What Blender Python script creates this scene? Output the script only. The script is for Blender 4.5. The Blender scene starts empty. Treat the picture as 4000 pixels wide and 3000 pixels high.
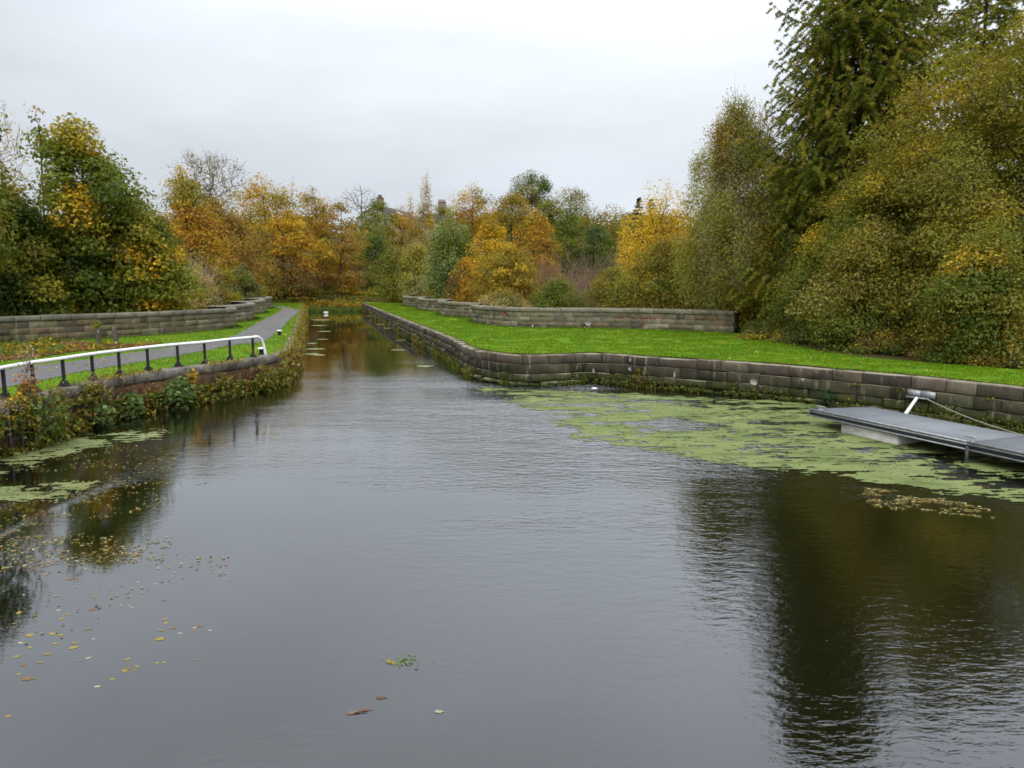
import bpy, math, numpy as np
from mathutils import Vector
from mathutils.geometry import tessellate_polygon

SC = bpy.context.scene
COL = SC.collection
R = math.radians

# ------------------------------------------------------------------ camera
F = 2893.0          # focal length in pixels of the 4000 px wide photograph
CAM_Z = 4.3
TH = math.atan((1500 - 1107) / F)
CT, ST = math.cos(TH), math.sin(TH)
cam_d = bpy.data.cameras.new('camera')
cam_d.sensor_width = 36.0
cam_d.lens = 36.0 * F / 4000.0
cam_d.clip_end = 6000
cam_d.clip_start = 0.1
cam = bpy.data.objects.new('camera', cam_d)
cam.location = (0, 0, CAM_Z)
cam.rotation_euler = (math.pi / 2 - TH, 0, 0)
COL.objects.link(cam)
SC.camera = cam

def ray(px, py):
    u = (px - 2000) / F
    v = (1500 - py) / F
    return np.array([u, CT + v * ST, -ST + v * CT])
def U(px, py, z):                    # photograph pixel -> point on the level z
    d = ray(px, py)
    k = (z - CAM_Z) / d[2]
    return np.array([d[0] * k, d[1] * k, z])
def at(px, py, y):                   # photograph pixel -> point at the distance y
    d = ray(px, py)
    k = y / d[1]
    return np.array([d[0] * k, y, CAM_Z + d[2] * k])
def proj(p):
    p = np.asarray(p, float)
    x, y, z = p[..., 0], p[..., 1], p[..., 2] - CAM_Z
    f = y * CT - z * ST
    v = y * ST + z * CT
    return 2000 + F * x / f, 1500 - F * v / f
S = 4000 / 2212.0                    # the trees were measured on a 2212 px wide view

# ------------------------------------------------------------------ noise
def _h(ix, iy, seed):
    n = (ix.astype(np.int64) * 374761393 + iy.astype(np.int64) * 668265263 + seed * 974634777) & 0xffffffff
    n = ((n ^ (n >> 13)) * 1274126177) & 0xffffffff
    n = (n ^ (n >> 16)) & 0xffffff
    return n / float(0xffffff)
def vnoise(x, y, seed=0):
    x = np.asarray(x, float); y = np.asarray(y, float)
    ix = np.floor(x); iy = np.floor(y)
    fx = x - ix; fy = y - iy
    fx = fx * fx * (3 - 2 * fx); fy = fy * fy * (3 - 2 * fy)
    a = _h(ix, iy, seed); b = _h(ix + 1, iy, seed); c = _h(ix, iy + 1, seed); d = _h(ix + 1, iy + 1, seed)
    return (a * (1 - fx) + b * fx) * (1 - fy) + (c * (1 - fx) + d * fx) * fy
def fbm(x, y, seed=0, o=4):
    t = 0; a = 0.5; s = 0
    for k in range(o):
        t = t + a * vnoise(x * 2 ** k, y * 2 ** k, seed + 17 * k); s += a; a *= 0.5
    return t / s
def smooth(x, a, b):
    t = np.clip((np.asarray(x, float) - a) / (b - a), 0, 1)
    return t * t * (3 - 2 * t)
def inpoly(x, y, poly):
    poly = np.asarray(poly, float)
    x = np.asarray(x, float); y = np.asarray(y, float)
    r = np.zeros(x.shape, bool)
    n = len(poly); j = n - 1
    for i in range(n):
        xi, yi = poly[i][:2]; xj, yj = poly[j][:2]
        if yi != yj:
            r ^= ((yi > y) != (yj > y)) & (x < (xj - xi) * (y - yi) / (yj - yi) + xi)
        j = i
    return r

# ------------------------------------------------------------------ materials
MATS = {}
class NT:
    def __init__(s, name):
        s.m = bpy.data.materials.new(name); s.m.use_nodes = True
        s.t = s.m.node_tree; s.t.nodes.clear()
        s.out = s.t.nodes.new('ShaderNodeOutputMaterial')
        MATS[name] = s.m
    def n(s, typ, **kw):
        nd = s.t.nodes.new(typ)
        for k, v in kw.items():
            if k.startswith('i_'):
                nd.inputs[k[2:].replace('_', ' ')].default_value = v
            else:
                setattr(nd, k, v)
        return nd
    def l(s, a, b): s.t.links.new(a, b)
    def noise(s, scale, detail=4, vec=None, rough=0.6, dist=0.0):
        nd = s.n('ShaderNodeTexNoise')
        nd.inputs['Scale'].default_value = scale; nd.inputs['Detail'].default_value = detail
        nd.inputs['Roughness'].default_value = rough; nd.inputs['Distortion'].default_value = dist
        if vec is not None: s.l(vec, nd.inputs['Vector'])
        return nd.outputs['Fac']
    def obj(s, scale=(1, 1, 1), rot=(0, 0, 0)):
        tc = s.n('ShaderNodeNewGeometry')
        mp = s.n('ShaderNodeMapping'); mp.inputs['Scale'].default_value = scale; mp.inputs['Rotation'].default_value = rot
        s.l(tc.outputs['Position'], mp.inputs['Vector'])
        return mp.outputs['Vector']
    def ramp(s, fac, stops):
        r = s.n('ShaderNodeValToRGB')
        el = r.color_ramp.elements
        while len(el) < len(stops): el.new(0.5)
        for e, (p, c) in zip(el, stops):
            e.position = p; e.color = (*c, 1) if len(c) == 3 else c
        s.l(fac, r.inputs['Fac'])
        return r.outputs['Color']
    def mix(s, fac, a, b, mode='MIX'):
        m = s.n('ShaderNodeMix', data_type='RGBA', blend_type=mode)
        for sock, v in ((m.inputs[0], fac), (m.inputs[6], a), (m.inputs[7], b)):
            if isinstance(v, (int, float)): sock.default_value = v
            elif isinstance(v, tuple): sock.default_value = (*v, 1) if len(v) == 3 else v
            else: s.l(v, sock)
        return m.outputs[2]
    def math(s, op, a, b=None, clamp=False):
        m = s.n('ShaderNodeMath', operation=op, use_clamp=clamp)
        for sock, v in ((m.inputs[0], a), (m.inputs[1], b)):
            if v is None: continue
            if isinstance(v, (int, float)): sock.default_value = v
            else: s.l(v, sock)
        return m.outputs[0]
    def rng(s, v, a, b, c=0.0, d=1.0, kind='SMOOTHSTEP'):
        m = s.n('ShaderNodeMapRange', interpolation_type=kind)
        s.l(v, m.inputs[0])
        m.inputs[1].default_value = a; m.inputs[2].default_value = b; m.inputs[3].default_value = c; m.inputs[4].default_value = d
        return m.outputs[0]
    def attr(s, name='Col'):
        a = s.n('ShaderNodeAttribute', attribute_name=name)
        return a.outputs['Color']
    def bsdf(s, color, rough=0.9, bump=None, bstr=0.3, bdist=0.02, metal=0.0, spec=0.3):
        p = s.n('ShaderNodeBsdfPrincipled')
        if isinstance(color, tuple): p.inputs['Base Color'].default_value = (*color, 1)
        else: s.l(color, p.inputs['Base Color'])
        if isinstance(rough, (int, float)): p.inputs['Roughness'].default_value = rough
        else: s.l(rough, p.inputs['Roughness'])
        p.inputs['Metallic'].default_value = metal
        p.inputs['Specular IOR Level'].default_value = spec
        if bump is not None:
            b = s.n('ShaderNodeBump'); b.inputs['Strength'].default_value = bstr; b.inputs['Distance'].default_value = bdist
            s.l(bump, b.inputs['Height']); s.l(b.outputs['Normal'], p.inputs['Normal'])
        s.l(p.outputs['BSDF'], s.out.inputs['Surface'])
        return p

def make_materials():
    # leaves: colour of each leaf stored with the leaf
    a = NT('leaf')
    c = a.attr()
    d = a.n('ShaderNodeBsdfDiffuse'); a.l(c, d.inputs['Color'])
    t = a.n('ShaderNodeBsdfTranslucent')
    c2 = a.mix(1.0, c, (1.1, 1.0, 0.6), 'MULTIPLY'); a.l(c2, t.inputs['Color'])
    g = a.n('ShaderNodeBsdfGlossy'); g.inputs['Roughness'].default_value = 0.45; g.inputs['Color'].default_value = (.9, .95, 1, 1)
    m1 = a.n('ShaderNodeMixShader'); m1.inputs[0].default_value = 0.42
    a.l(d.outputs[0], m1.inputs[1]); a.l(t.outputs[0], m1.inputs[2])
    m2 = a.n('ShaderNodeMixShader'); m2.inputs[0].default_value = 0.012
    a.l(m1.outputs[0], m2.inputs[1]); a.l(g.outputs[0], m2.inputs[2]); a.l(m2.outputs[0], a.out.inputs['Surface'])
    # bark
    a = NT('bark')
    v = a.obj((6, 6, 1.5))
    n = a.noise(2.0, 5, v)
    a.bsdf(a.ramp(n, [(0.3, (.025, .02, .015)), (0.7, (.09, .075, .055))]), 0.95, n, 0.5, 0.03)
    a = NT('pale_bark')
    v = a.obj((2, 2, 7))
    n = a.noise(1.5, 5, v)
    a.bsdf(a.ramp(n, [(0.35, (.05, .045, .04)), (0.55, (.33, .30, .26))]), 0.9, n, 0.4, 0.02)
    a = NT('twig')
    n = a.noise(0.8, 3, a.obj())
    a.bsdf(a.ramp(n, [(0.3, (.10, .085, .075)), (0.7, (.19, .165, .15))]), 0.95)
    a = NT('straw_twig')
    n = a.noise(0.8, 3, a.obj())
    a.bsdf(a.ramp(n, [(0.3, (.22, .17, .10)), (0.7, (.36, .29, .18))]), 0.95)
    a = NT('mauve_twig')
    n = a.noise(0.5, 3, a.obj())
    a.bsdf(a.ramp(n, [(0.3, (.16, .10, .065)), (0.7, (.29, .20, .135))]), 0.95)
    # lawn
    a = NT('lawn')
    v = a.obj()
    n1 = a.noise(0.35, 5, v, 0.65); n2 = a.noise(7, 6, v, 0.75); n3 = a.noise(1.6, 4, v)
    c = a.ramp(n1, [(0.30, (.066, .140, .0040)), (0.5, (.096, .185, .0045)), (0.72, (.135, .215, .008))])
    c = a.mix(a.rng(n2, 0.45, 0.75), c, (.035, .105, .006))
    c = a.mix(a.rng(n3, 0.62, 0.8, 0, .5), c, (.14, .17, .03))
    a.bsdf(c, 1.0, n2, 0.9, 0.06, spec=0.1)
    a = NT('grass_blade')
    c = a.attr()
    d = a.n('ShaderNodeBsdfDiffuse'); a.l(c, d.inputs['Color'])
    t = a.n('ShaderNodeBsdfTranslucent'); a.l(c, t.inputs['Color'])
    m1 = a.n('ShaderNodeMixShader'); m1.inputs[0].default_value = 0.3
    a.l(d.outputs[0], m1.inputs[1]); a.l(t.outputs[0], m1.inputs[2]); a.l(m1.outputs[0], a.out.inputs['Surface'])
    # woodland ground: litter, earth, rough grass
    a = NT('ground')
    v = a.obj()
    n1 = a.noise(0.12, 5, v); n2 = a.noise(3, 6, v, 0.75)
    c = a.ramp(n1, [(0.35, (.045, .03, .015)), (0.5, (.06, .055, .018)), (0.65, (.05, .075, .014))])
    c = a.mix(a.rng(n2, 0.45, 0.7), c, (.09, .05, .02))
    a.bsdf(c, 1.0, n2, 0.8, 0.08, spec=0.1)
    a = NT('litter_soil')
    v = a.obj()
    n2 = a.noise(9, 6, v, 0.75)
    a.bsdf(a.ramp(n2, [(0.35, (.03, .018, .01)), (0.6, (.10, .055, .03)), (0.75, (.2, .12, .06))]), 1.0, n2, 0.9, 0.05, spec=0.1)
    # tarmac path
    a = NT('path')
    v = a.obj()
    n1 = a.noise(0.5, 4, v); n2 = a.noise(60, 3, v, 0.8)
    c = a.ramp(n1, [(0.3, (.092, .092, .092)), (0.7, (.122, .121, .121))])
    c = a.mix(a.rng(n2, 0.35, 0.7, 0, .5), c, (.07, .07, .07))
    a.bsdf(c, 0.85, n2, 0.3, 0.01)
    # stone, colour of each block stored with the block
    def stone(name, streak, white, moss):
        a = NT(name)
        c = a.attr()
        v = a.obj()
        n1 = a.noise(1.3, 6, v, 0.7); n2 = a.noise(14, 6, v, 0.75)
        c = a.mix(a.rng(n1, 0.3, 0.7, 0.0, 1.0), a.mix(1.0, c, (.62, .60, .58), 'MULTIPLY'), c)
        c = a.mix(a.rng(n2, 0.35, 0.75, 0.0, .55), c, a.mix(1.0, c, (.45, .43, .42), 'MULTIPLY'))
        vs = a.obj((5.5, 5.5, 0.5))
        n3 = a.noise(1.0, 4, vs, 0.6)
        c = a.mix(a.rng(n3, 0.55, 0.70, 0, streak), c, (.21, .195, .125))
        n4 = a.noise(2.6, 5, v, 0.7, 0.3)
        c = a.mix(a.rng(n4, 0.66, 0.70, 0, white), c, (.52, .51, .47))
        n6 = a.noise(0.9, 5, a.obj((1, 1, 1.6)), 0.7)
        c = a.mix(a.rng(n6, 0.56, 0.70, 0, .7 if moss else .4), c, (.028, .026, .024))
        if moss:
            g = a.n('ShaderNodeNewGeometry'); sp = a.n('ShaderNodeSeparateXYZ'); a.l(g.outputs['Position'], sp.inputs[0])
            z = a.math('ADD', sp.outputs[2], a.math('MULTIPLY', a.noise(1.7, 5, v), -1.1))
            c = a.mix(a.rng(z, -0.42, 0.02, .85, 0), c, (.045, .06, .012))
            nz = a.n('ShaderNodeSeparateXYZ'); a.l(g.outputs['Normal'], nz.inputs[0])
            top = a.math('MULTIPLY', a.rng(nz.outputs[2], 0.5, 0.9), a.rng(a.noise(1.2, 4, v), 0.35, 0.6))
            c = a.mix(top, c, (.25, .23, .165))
        a.bsdf(c, 0.95, a.mix(0.5, n1, n2), 0.7, 0.05, spec=0.2)
    stone('canal_stone', 0.75, 0.55, True)
    stone('parapet_stone', 0.55, 0.75, False)
    a = NT('wall_core'); a.bsdf((.012, .011, .010), 1.0)
    a = NT('blackish_stone')  # near-black mottled stone, only for the parapet end face
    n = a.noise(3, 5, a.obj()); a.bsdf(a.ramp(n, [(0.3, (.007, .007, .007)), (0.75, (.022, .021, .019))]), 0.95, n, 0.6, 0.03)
    a = NT('rusty_wall')
    v = a.obj((1, 1, 1)); n1 = a.noise(0.9, 5, v, 0.65); n2 = a.noise(9, 5, v, 0.7)
    vs = a.obj((4, 4, 0.5)); n3 = a.noise(1, 4, vs)
    c = a.ramp(n1, [(0.32, (.035, .028, .022)), (0.5, (.10, .055, .028)), (0.68, (.20, .085, .03))])
    c = a.mix(a.rng(n3, 0.5, 0.7, 0, .7), c, (.05, .045, .035))
    c = a.mix(a.rng(n2, 0.45, 0.75, 0, .6), c, (.03, .026, .02))
    a.bsdf(c, 0.95, n2, 0.7, 0.04, spec=0.2)
    a = NT('concrete_coping')
    v = a.obj(); n1 = a.noise(1.5, 5, v); n2 = a.noise(18, 5, v)
    c = a.ramp(n1, [(0.35, (.07, .062, .052)), (0.6, (.19, .175, .15))])
    c = a.mix(a.rng(n2, 0.5, 0.7, 0, .6), c, (.05, .05, .035))
    a.bsdf(c, 0.95, n2, 0.5, 0.03, spec=0.2)
    for nm, col in (('red_paint', (.30, .045, .04)), ('blue_paint', (.17, .20, .25)), ('white_paint_stain', (.33, .325, .28))):
        a = NT(nm); n = a.noise(6, 4, a.obj())
        a.bsdf(a.mix(a.rng(n, 0.35, 0.65, 0, .7), col, tuple(x * .5 + .05 for x in col)), 0.9)
    a = NT('black_paint'); n = a.noise(30, 3, a.obj()); a.bsdf((.005, .005, .007), a.rng(n, 0.3, 0.7, 0.55, 0.75), spec=0.2)
    a = NT('white_paint'); n = a.noise(5, 5, a.obj()); a.bsdf(a.ramp(n, [(0.3, (.72, .72, .74)), (0.7, (.84, .84, .85))]), 0.4, spec=0.5)
    a = NT('galvanised'); n = a.noise(7, 5, a.obj()); a.bsdf(a.ramp(n, [(0.3, (.22, .23, .24)), (0.7, (.40, .41, .42))]), 0.5, n, 0.1, 0.01, metal=0.5)
    a = NT('dark_steel'); n = a.noise(9, 5, a.obj()); a.bsdf(a.ramp(n, [(0.3, (.035, .037, .04)), (0.7, (.08, .082, .085))]), 0.6, metal=0.3)
    a = NT('deck')
    v = a.obj(); n1 = a.noise(1.1, 5, v); n2 = a.noise(45, 3, v, .8)
    c = a.ramp(n1, [(0.3, (.15, .165, .18)), (0.7, (.205, .22, .24))])
    c = a.mix(a.rng(n2, 0.4, 0.7, 0, .35), c, (.11, .115, .12))
    n3 = a.noise(2.1, 6, v, .75); c = a.mix(a.rng(n3, 0.60, 0.74, 0, .7), c, (.085, .075, .06))
    vg = a.obj((1, 1, 1), (0, 0, R(-22))); sx = a.n('ShaderNodeSeparateXYZ'); a.l(vg, sx.inputs[0])
    seam = a.math('ABSOLUTE', a.math('SUBTRACT', a.math('FRACT', a.math('MULTIPLY', sx.outputs[1], .83)), .5)); c = a.mix(a.rng(seam, .488, .496, 0, .7), c, (.05, .052, .055))
    n4 = a.noise(9, 3, v, .8); c = a.mix(a.rng(n4, 0.70, 0.73, 0, .8), c, (.42, .42, .40))
    a.bsdf(c, 0.85, n2, 0.2, 0.01)
    a = NT('float_shell')
    v = a.obj((1, 1, 2)); n1 = a.noise(3, 6, v, .7)
    c = a.ramp(n1, [(0.35, (.66, .645, .60)), (0.58, (.50, .48, .43)), (0.72, (.24, .22, .18))])
    a.bsdf(c, 0.8)
    a = NT('old_wood'); n = a.noise(2, 5, a.obj((8, 8, 1))); a.bsdf(a.ramp(n, [(0.3, (.045, .035, .026)), (0.7, (.13, .105, .08))]), 0.95, n, 0.6, 0.03)
    a = NT('rope'); n = a.noise(40, 2, a.obj()); a.bsdf(a.ramp(n, [(0.35, (.16, .15, .11)), (0.65, (.36, .34, .27))]), 0.95)
    a = NT('swan_feather'); n = a.noise(12, 4, a.obj()); a.bsdf(a.ramp(n, [(0.3, (.75, .74, .71)), (0.7, (.86, .86, .84))]), 0.8)
    a = NT('swan_bill'); a.bsdf((.65, .2, .03), 0.5)
    a = NT('duckweed')
    v = a.obj(); n1 = a.noise(0.8, 5, v, .65); n2 = a.noise(22, 5, v, .8)
    c = a.mix(0.55, a.attr(), a.ramp(n1, [(0.3, (.120, .158, .055)), (0.7, (.195, .235, .098))]))
    c = a.mix(a.rng(n2, 0.48, 0.75, 0, .7), c, (.05, .075, .018))
    n3 = a.noise(1.0, 5, a.obj((.55, 1.5, 1)), .7)
    c = a.mix(a.rng(n3, 0.46, 0.66, 0, .8), c, (.070, .098, .026))
    a.bsdf(c, 0.85, n2, 0.8, 0.03, spec=0.12)
    a = NT('stone_grey'); n = a.noise(6, 5, a.obj()); a.bsdf(a.ramp(n, [(0.3, (.16, .155, .14)), (0.7, (.34, .33, .30))]), 0.95, n, .6, .03)
    # house
    a = NT('house_wall'); n = a.noise(1.2, 5, a.obj()); a.bsdf(a.ramp(n, [(0.3, (.36, .30, .25)), (0.7, (.46, .40, .34))]), 0.95)
    a = NT('white_render'); n = a.noise(1.0, 5, a.obj()); a.bsdf(a.ramp(n, [(0.3, (.60, .58, .55)), (0.7, (.70, .69, .66))]), 0.9)
    a = NT('slate'); n = a.noise(3, 4, a.obj((1, 1, 4))); a.bsdf(a.ramp(n, [(0.3, (.05, .045, .05)), (0.7, (.10, .09, .095))]), 0.7, n, .5, .03)
    a = NT('chimney_stone'); n = a.noise(3, 4, a.obj()); a.bsdf(a.ramp(n, [(0.3, (.13, .10, .085)), (0.7, (.2, .16, .13))]), 0.9)
    a = NT('terracotta'); n = a.noise(3, 4, a.obj()); a.bsdf(a.ramp(n, [(0.3, (.16, .06, .05)), (0.7, (.22, .09, .07))]), 0.9)
    a = NT('window_glass'); a.bsdf((.03, .035, .04), 0.08, spec=0.7)
    # water: dark peaty water, rippled by light wind in patches
    a = NT('water')
    g = a.n('ShaderNodeNewGeometry'); pos = g.outputs['Position']
    sp = a.n('ShaderNodeSeparateXYZ'); a.l(pos, sp.inputs[0])
    v1 = a.obj((1.0, 2.6, 1), (0, 0, R(8))); w1 = a.noise(2.6, 3, v1, .55, 0.4)
    v2 = a.obj((1.0, 2.2, 1), (0, 0, R(-17))); w2 = a.noise(7.5, 2, v2, .5, 0.5)
    v3 = a.obj((0.5, 1.4, 1)); w3 = a.noise(0.9, 2, v3, .5)
    hgt = a.math('ADD', a.math('MULTIPLY', w1, 0.55), a.math('ADD', a.math('MULTIPLY', w2, 0.22), a.math('MULTIPLY', w3, 0.55)))
    gust = a.noise(0.10, 3, a.obj((0.55, 1.5, 1)), .55)
    gf = a.rng(gust, 0.38, 0.62, 0.25, 1.0)
    # sheltered on the left bank and among the weed, open in the middle and on the right
    shelter = a.rng(sp.outputs[0], -7.5, 3.5, 0.12, 1.0)
    narrow = a.rng(sp.outputs[1], 32, 48, 1.0, 0.10)
    k = a.math('MULTIPLY', a.math('MULTIPLY', gf, shelter), narrow)
    k = a.math('MULTIPLY', k, a.rng(sp.outputs[1], 10, 23, 0.24, 2.7))
    b = a.n('ShaderNodeBump'); b.inputs['Distance'].default_value = 0.06
    a.l(k, b.inputs['Strength']); a.l(hgt, b.inputs['Height'])
    fr = a.n('ShaderNodeFresnel'); fr.inputs['IOR'].default_value = 1.5; a.l(b.outputs['Normal'], fr.inputs['Normal'])
    f0 = a.n('ShaderNodeFresnel'); f0.inputs['IOR'].default_value = 1.5
    fm = a.math('ADD', a.math('MULTIPLY', fr.outputs[0], .45), a.math('MULTIPLY', f0.outputs[0], .55))
    fac = a.math('SUBTRACT', 1.0, a.math('POWER', a.math('SUBTRACT', 1.0, fm), 1.72))
    df = a.n('ShaderNodeBsdfDiffuse'); df.inputs['Color'].default_value = (.0045, .0045, .002, 1)
    gl = a.n('ShaderNodeBsdfGlossy'); gl.inputs['Color'].default_value = (.95, .975, 1, 1)
    a.l(a.rng(k, 0.1, 2.6, 0.025, 0.10), gl.inputs['Roughness']); a.l(b.outputs['Normal'], gl.inputs['Normal'])
    mx = a.n('ShaderNodeMixShader'); a.l(fac, mx.inputs[0]); a.l(df.outputs[0], mx.inputs[1]); a.l(gl.outputs[0], mx.inputs[2]); a.l(mx.outputs[0], a.out.inputs['Surface'])
make_materials()

# ------------------------------------------------------------------ mesh building
class MB:
    """collects vertices, quads/triangles and a colour per vertex"""
    def __init__(s): s.v = []; s.c = []; s.q = []; s.t = []; s.n = 0
    def add(s, v, quads=None, tris=None, col=None):
        v = np.asarray(v, float).reshape(-1, 3)
        if quads is not None and len(quads): s.q.append(np.asarray(quads, np.int64).reshape(-1, 4) + s.n)
        if tris is not None and len(tris): s.t.append(np.asarray(tris, np.int64).reshape(-1, 3) + s.n)
        c = np.ones((len(v), 3)) * (0.2 if col is None else np.asarray(col, float))
        s.v.append(v); s.c.append(c); s.n += len(v)
    def build(s, name, mat, parent=None, loc=None, smooth_shade=False):
        me = bpy.data.meshes.new(name)
        v = np.concatenate(s.v) if s.v else np.zeros((0, 3))
        if loc is not None: v = v - np.asarray(loc, float)
        c = np.concatenate(s.c) if s.c else np.zeros((0, 3))
        q = np.concatenate(s.q) if s.q else np.zeros((0, 4), np.int64)
        t = np.concatenate(s.t) if s.t else np.zeros((0, 3), np.int64)
        nl = q.size + t.size
        me.vertices.add(len(v)); me.vertices.foreach_set('co', v.astype(np.float32).ravel())
        me.loops.add(nl); me.loops.foreach_set('vertex_index', np.concatenate([q.ravel(), t.ravel()]).astype(np.int32))
        me.polygons.add(len(q) + len(t))
        st = np.concatenate([np.arange(len(q)) * 4, q.size + np.arange(len(t)) * 3]).astype(np.int32)
        me.polygons.foreach_set('loop_start', st)
        if smooth_shade: me.polygons.foreach_set('use_smooth', np.ones(len(q) + len(t), bool))
        me.update(calc_edges=True)
        ca = me.color_attributes.new('Col', 'FLOAT_COLOR', 'POINT')
        ca.data.foreach_set('color', np.concatenate([c, np.ones((len(c), 1))], 1).astype(np.float32).ravel())
        me.materials.append(MATS[mat])
        o = bpy.data.objects.new(name, me); COL.objects.link(o)
        if parent is not None: o.parent = parent
        elif loc is not None: o.location = tuple(loc)
        return o
def tag(o, label=None, cat=None, group=None, kind=None):
    if label: o['label'] = label
    if cat: o['category'] = cat
    if group: o['group'] = group
    if kind: o['kind'] = kind
    return o
def empty(name, loc, label, cat, group=None):
    o = bpy.data.objects.new(name, None); o.location = tuple(float(x) for x in loc); o.empty_display_size = 0.2
    COL.objects.link(o)
    return tag(o, label, cat, group)
def norm(a): return a / np.maximum(np.linalg.norm(a, axis=-1, keepdims=True), 1e-9)

def box(mb, p0, ax, ay, az, col=None):
    """box from the corner p0 along three edge vectors"""
    p0, ax, ay, az = (np.asarray(x, float) for x in (p0, ax, ay, az))
    v = [p0 + i * ax + j * ay + k * az for k in (0, 1) for j in (0, 1) for i in (0, 1)]
    mb.add(v, [(0, 2, 3, 1), (4, 5, 7, 6), (0, 1, 5, 4), (2, 6, 7, 3), (0, 4, 6, 2), (1, 3, 7, 5)], col=col)
def tube(mb, pts, rad, sides=6, col=None, caps=True):
    pts = np.asarray(pts, float); n = len(pts)
    rad = np.ones(n) * rad if np.isscalar(rad) else np.asarray(rad, float)
    t = np.gradient(pts, axis=0); t = norm(t)
    ref = np.array([0, 0, 1.0]) if abs(t[:, 2]).mean() < 0.8 else np.array([1.0, 0, 0])
    a = norm(np.cross(t, ref)); b = np.cross(t, a)
    ang = np.arange(sides) * 2 * math.pi / sides
    ring = a[:, None, :] * np.cos(ang)[None, :, None] + b[:, None, :] * np.sin(ang)[None, :, None]
    v = pts[:, None, :] + ring * rad[:, None, None]
    i = np.arange(n - 1)[:, None] * sides; j = np.arange(sides)[None, :]; k = (j + 1) % sides
    q = np.stack([i + j, i + k, i + sides + k, i + sides + j], -1).reshape(-1, 4)
    tr = []
    if caps and sides > 2:
        for e in (0, n - 1):
            for m in range(1, sides - 1): tr.append((e * sides, e * sides + m, e * sides + m + 1))
    mb.add(v.reshape(-1, 3), q, tr, col)
def lathe(mb, base, prof, sides=16, col=None):
    base = np.asarray(base, float)
    ang = np.arange(sides) * 2 * math.pi / sides
    v = np.array([[base[0] + r * math.cos(a), base[1] + r * math.sin(a), base[2] + z] for r, z in prof for a in ang])
    n = len(prof)
    i = np.arange(n - 1)[:, None] * sides; j = np.arange(sides)[None, :]; k = (j + 1) % sides
    q = np.stack([i + j, i + k, i + sides + k, i + sides + j], -1).reshape(-1, 4)
    tr = [(e * sides, e * sides + m, e * sides + m + 1) for e in (0, n - 1) for m in range(1, sides - 1)]
    mb.add(v, q, tr, col)
def blob(mb, c, r, rng, col=None, nu=8, nv=6, amp=.2):
    u = np.arange(nu) * 2 * math.pi / nu; w = np.linspace(0.05, math.pi - 0.05, nv)
    k = 1 + amp * (rng.random((nv, nu)) - .5) * 2
    v = np.stack([np.sin(w)[:, None] * np.cos(u) * k * r[0] + c[0], np.sin(w)[:, None] * np.sin(u) * k * r[1] + c[1], np.cos(w)[:, None] * np.ones(nu) * k * r[2] + c[2]], -1)
    i = np.arange(nv - 1)[:, None] * nu; j = np.arange(nu)[None, :]; kk = (j + 1) % nu
    q = np.stack([i + j, i + nu + j, i + nu + kk, i + kk], -1).reshape(-1, 4)
    tr = [(0, m, m + 1) for m in range(1, nu - 1)] + [((nv - 1) * nu, (nv - 1) * nu + m + 1, (nv - 1) * nu + m) for m in range(1, nu - 1)]
    mb.add(v.reshape(-1, 3), q, tr, col)

def leaf_quads(mb, c, L, W, nrm, rng, col, fold=0.18, tang=None):
    """one folded diamond per leaf"""
    n = len(c)
    nrm = norm(nrm)
    if tang is None: tang = rng.normal(size=(n, 3))
    a = norm(tang - nrm * (tang * nrm).sum(1, keepdims=True)); b = np.cross(nrm, a)
    L = np.asarray(L).reshape(-1, 1) * np.ones((n, 1)); W = np.asarray(W).reshape(-1, 1) * np.ones((n, 1))
    v = np.stack([c - a * L / 2, c + b * W / 2 + nrm * W * fold, c + a * L / 2, c - b * W / 2 + nrm * W * fold], 1)
    q = (np.arange(n)[:, None] * 4 + np.array([0, 1, 2, 3])[None, :])
    mb.add(v.reshape(-1, 3), q, col=np.repeat(col, 4, axis=0))

def catmull(P, step=0.5):
    P = np.asarray(P, float)
    Q = np.vstack([2 * P[0] - P[1], P, 2 * P[-1] - P[-2]])
    out = []
    for i in range(1, len(Q) - 2):
        p0, p1, p2, p3 = Q[i - 1], Q[i], Q[i + 1], Q[i + 2]
        m = max(2, int(np.linalg.norm(p2 - p1) / step))
        for k in range(m):
            t = k / m
            out.append(0.5 * (2 * p1 + (p2 - p0) * t + (2 * p0 - 5 * p1 + 4 * p2 - p3) * t * t + (3 * p1 - p0 - 3 * p2 + p3) * t ** 3))
    out.append(P[-1])
    return np.array(out)
class Path:
    """a curve in plan; offsets go to its left-hand normal times sgn"""
    def __init__(s, P, sgn=1):
        s.p = np.asarray(P, float)[:, :2]
        d = np.diff(s.p, axis=0); s.L = np.concatenate([[0], np.cumsum(np.linalg.norm(d, axis=1))])
        t = norm(np.gradient(s.p, axis=0)); s.nm = np.stack([-t[:, 1], t[:, 0]], 1) * sgn
        s.len = s.L[-1]
    def at(s, l, off=0.0, z=0.0):
        l = np.asarray(l, float)
        x = np.interp(l, s.L, s.p[:, 0]); y = np.interp(l, s.L, s.p[:, 1])
        nx = np.interp(l, s.L, s.nm[:, 0]); ny = np.interp(l, s.L, s.nm[:, 1])
        k = np.hypot(nx, ny) + 1e-9
        off = np.asarray(off, float)
        return np.stack([x + nx / k * off, y + ny / k * off, np.zeros_like(x) + z], -1)
    def find(s, px, z):              # arc length where the curve crosses an image column
        l = np.linspace(0, s.len, 2000)
        X, _ = proj(s.at(l, 0, z)); X = np.where(s.at(l)[:, 1] > 1, X, 1e9)
        return l[np.argmin(abs(X - px))]

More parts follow.
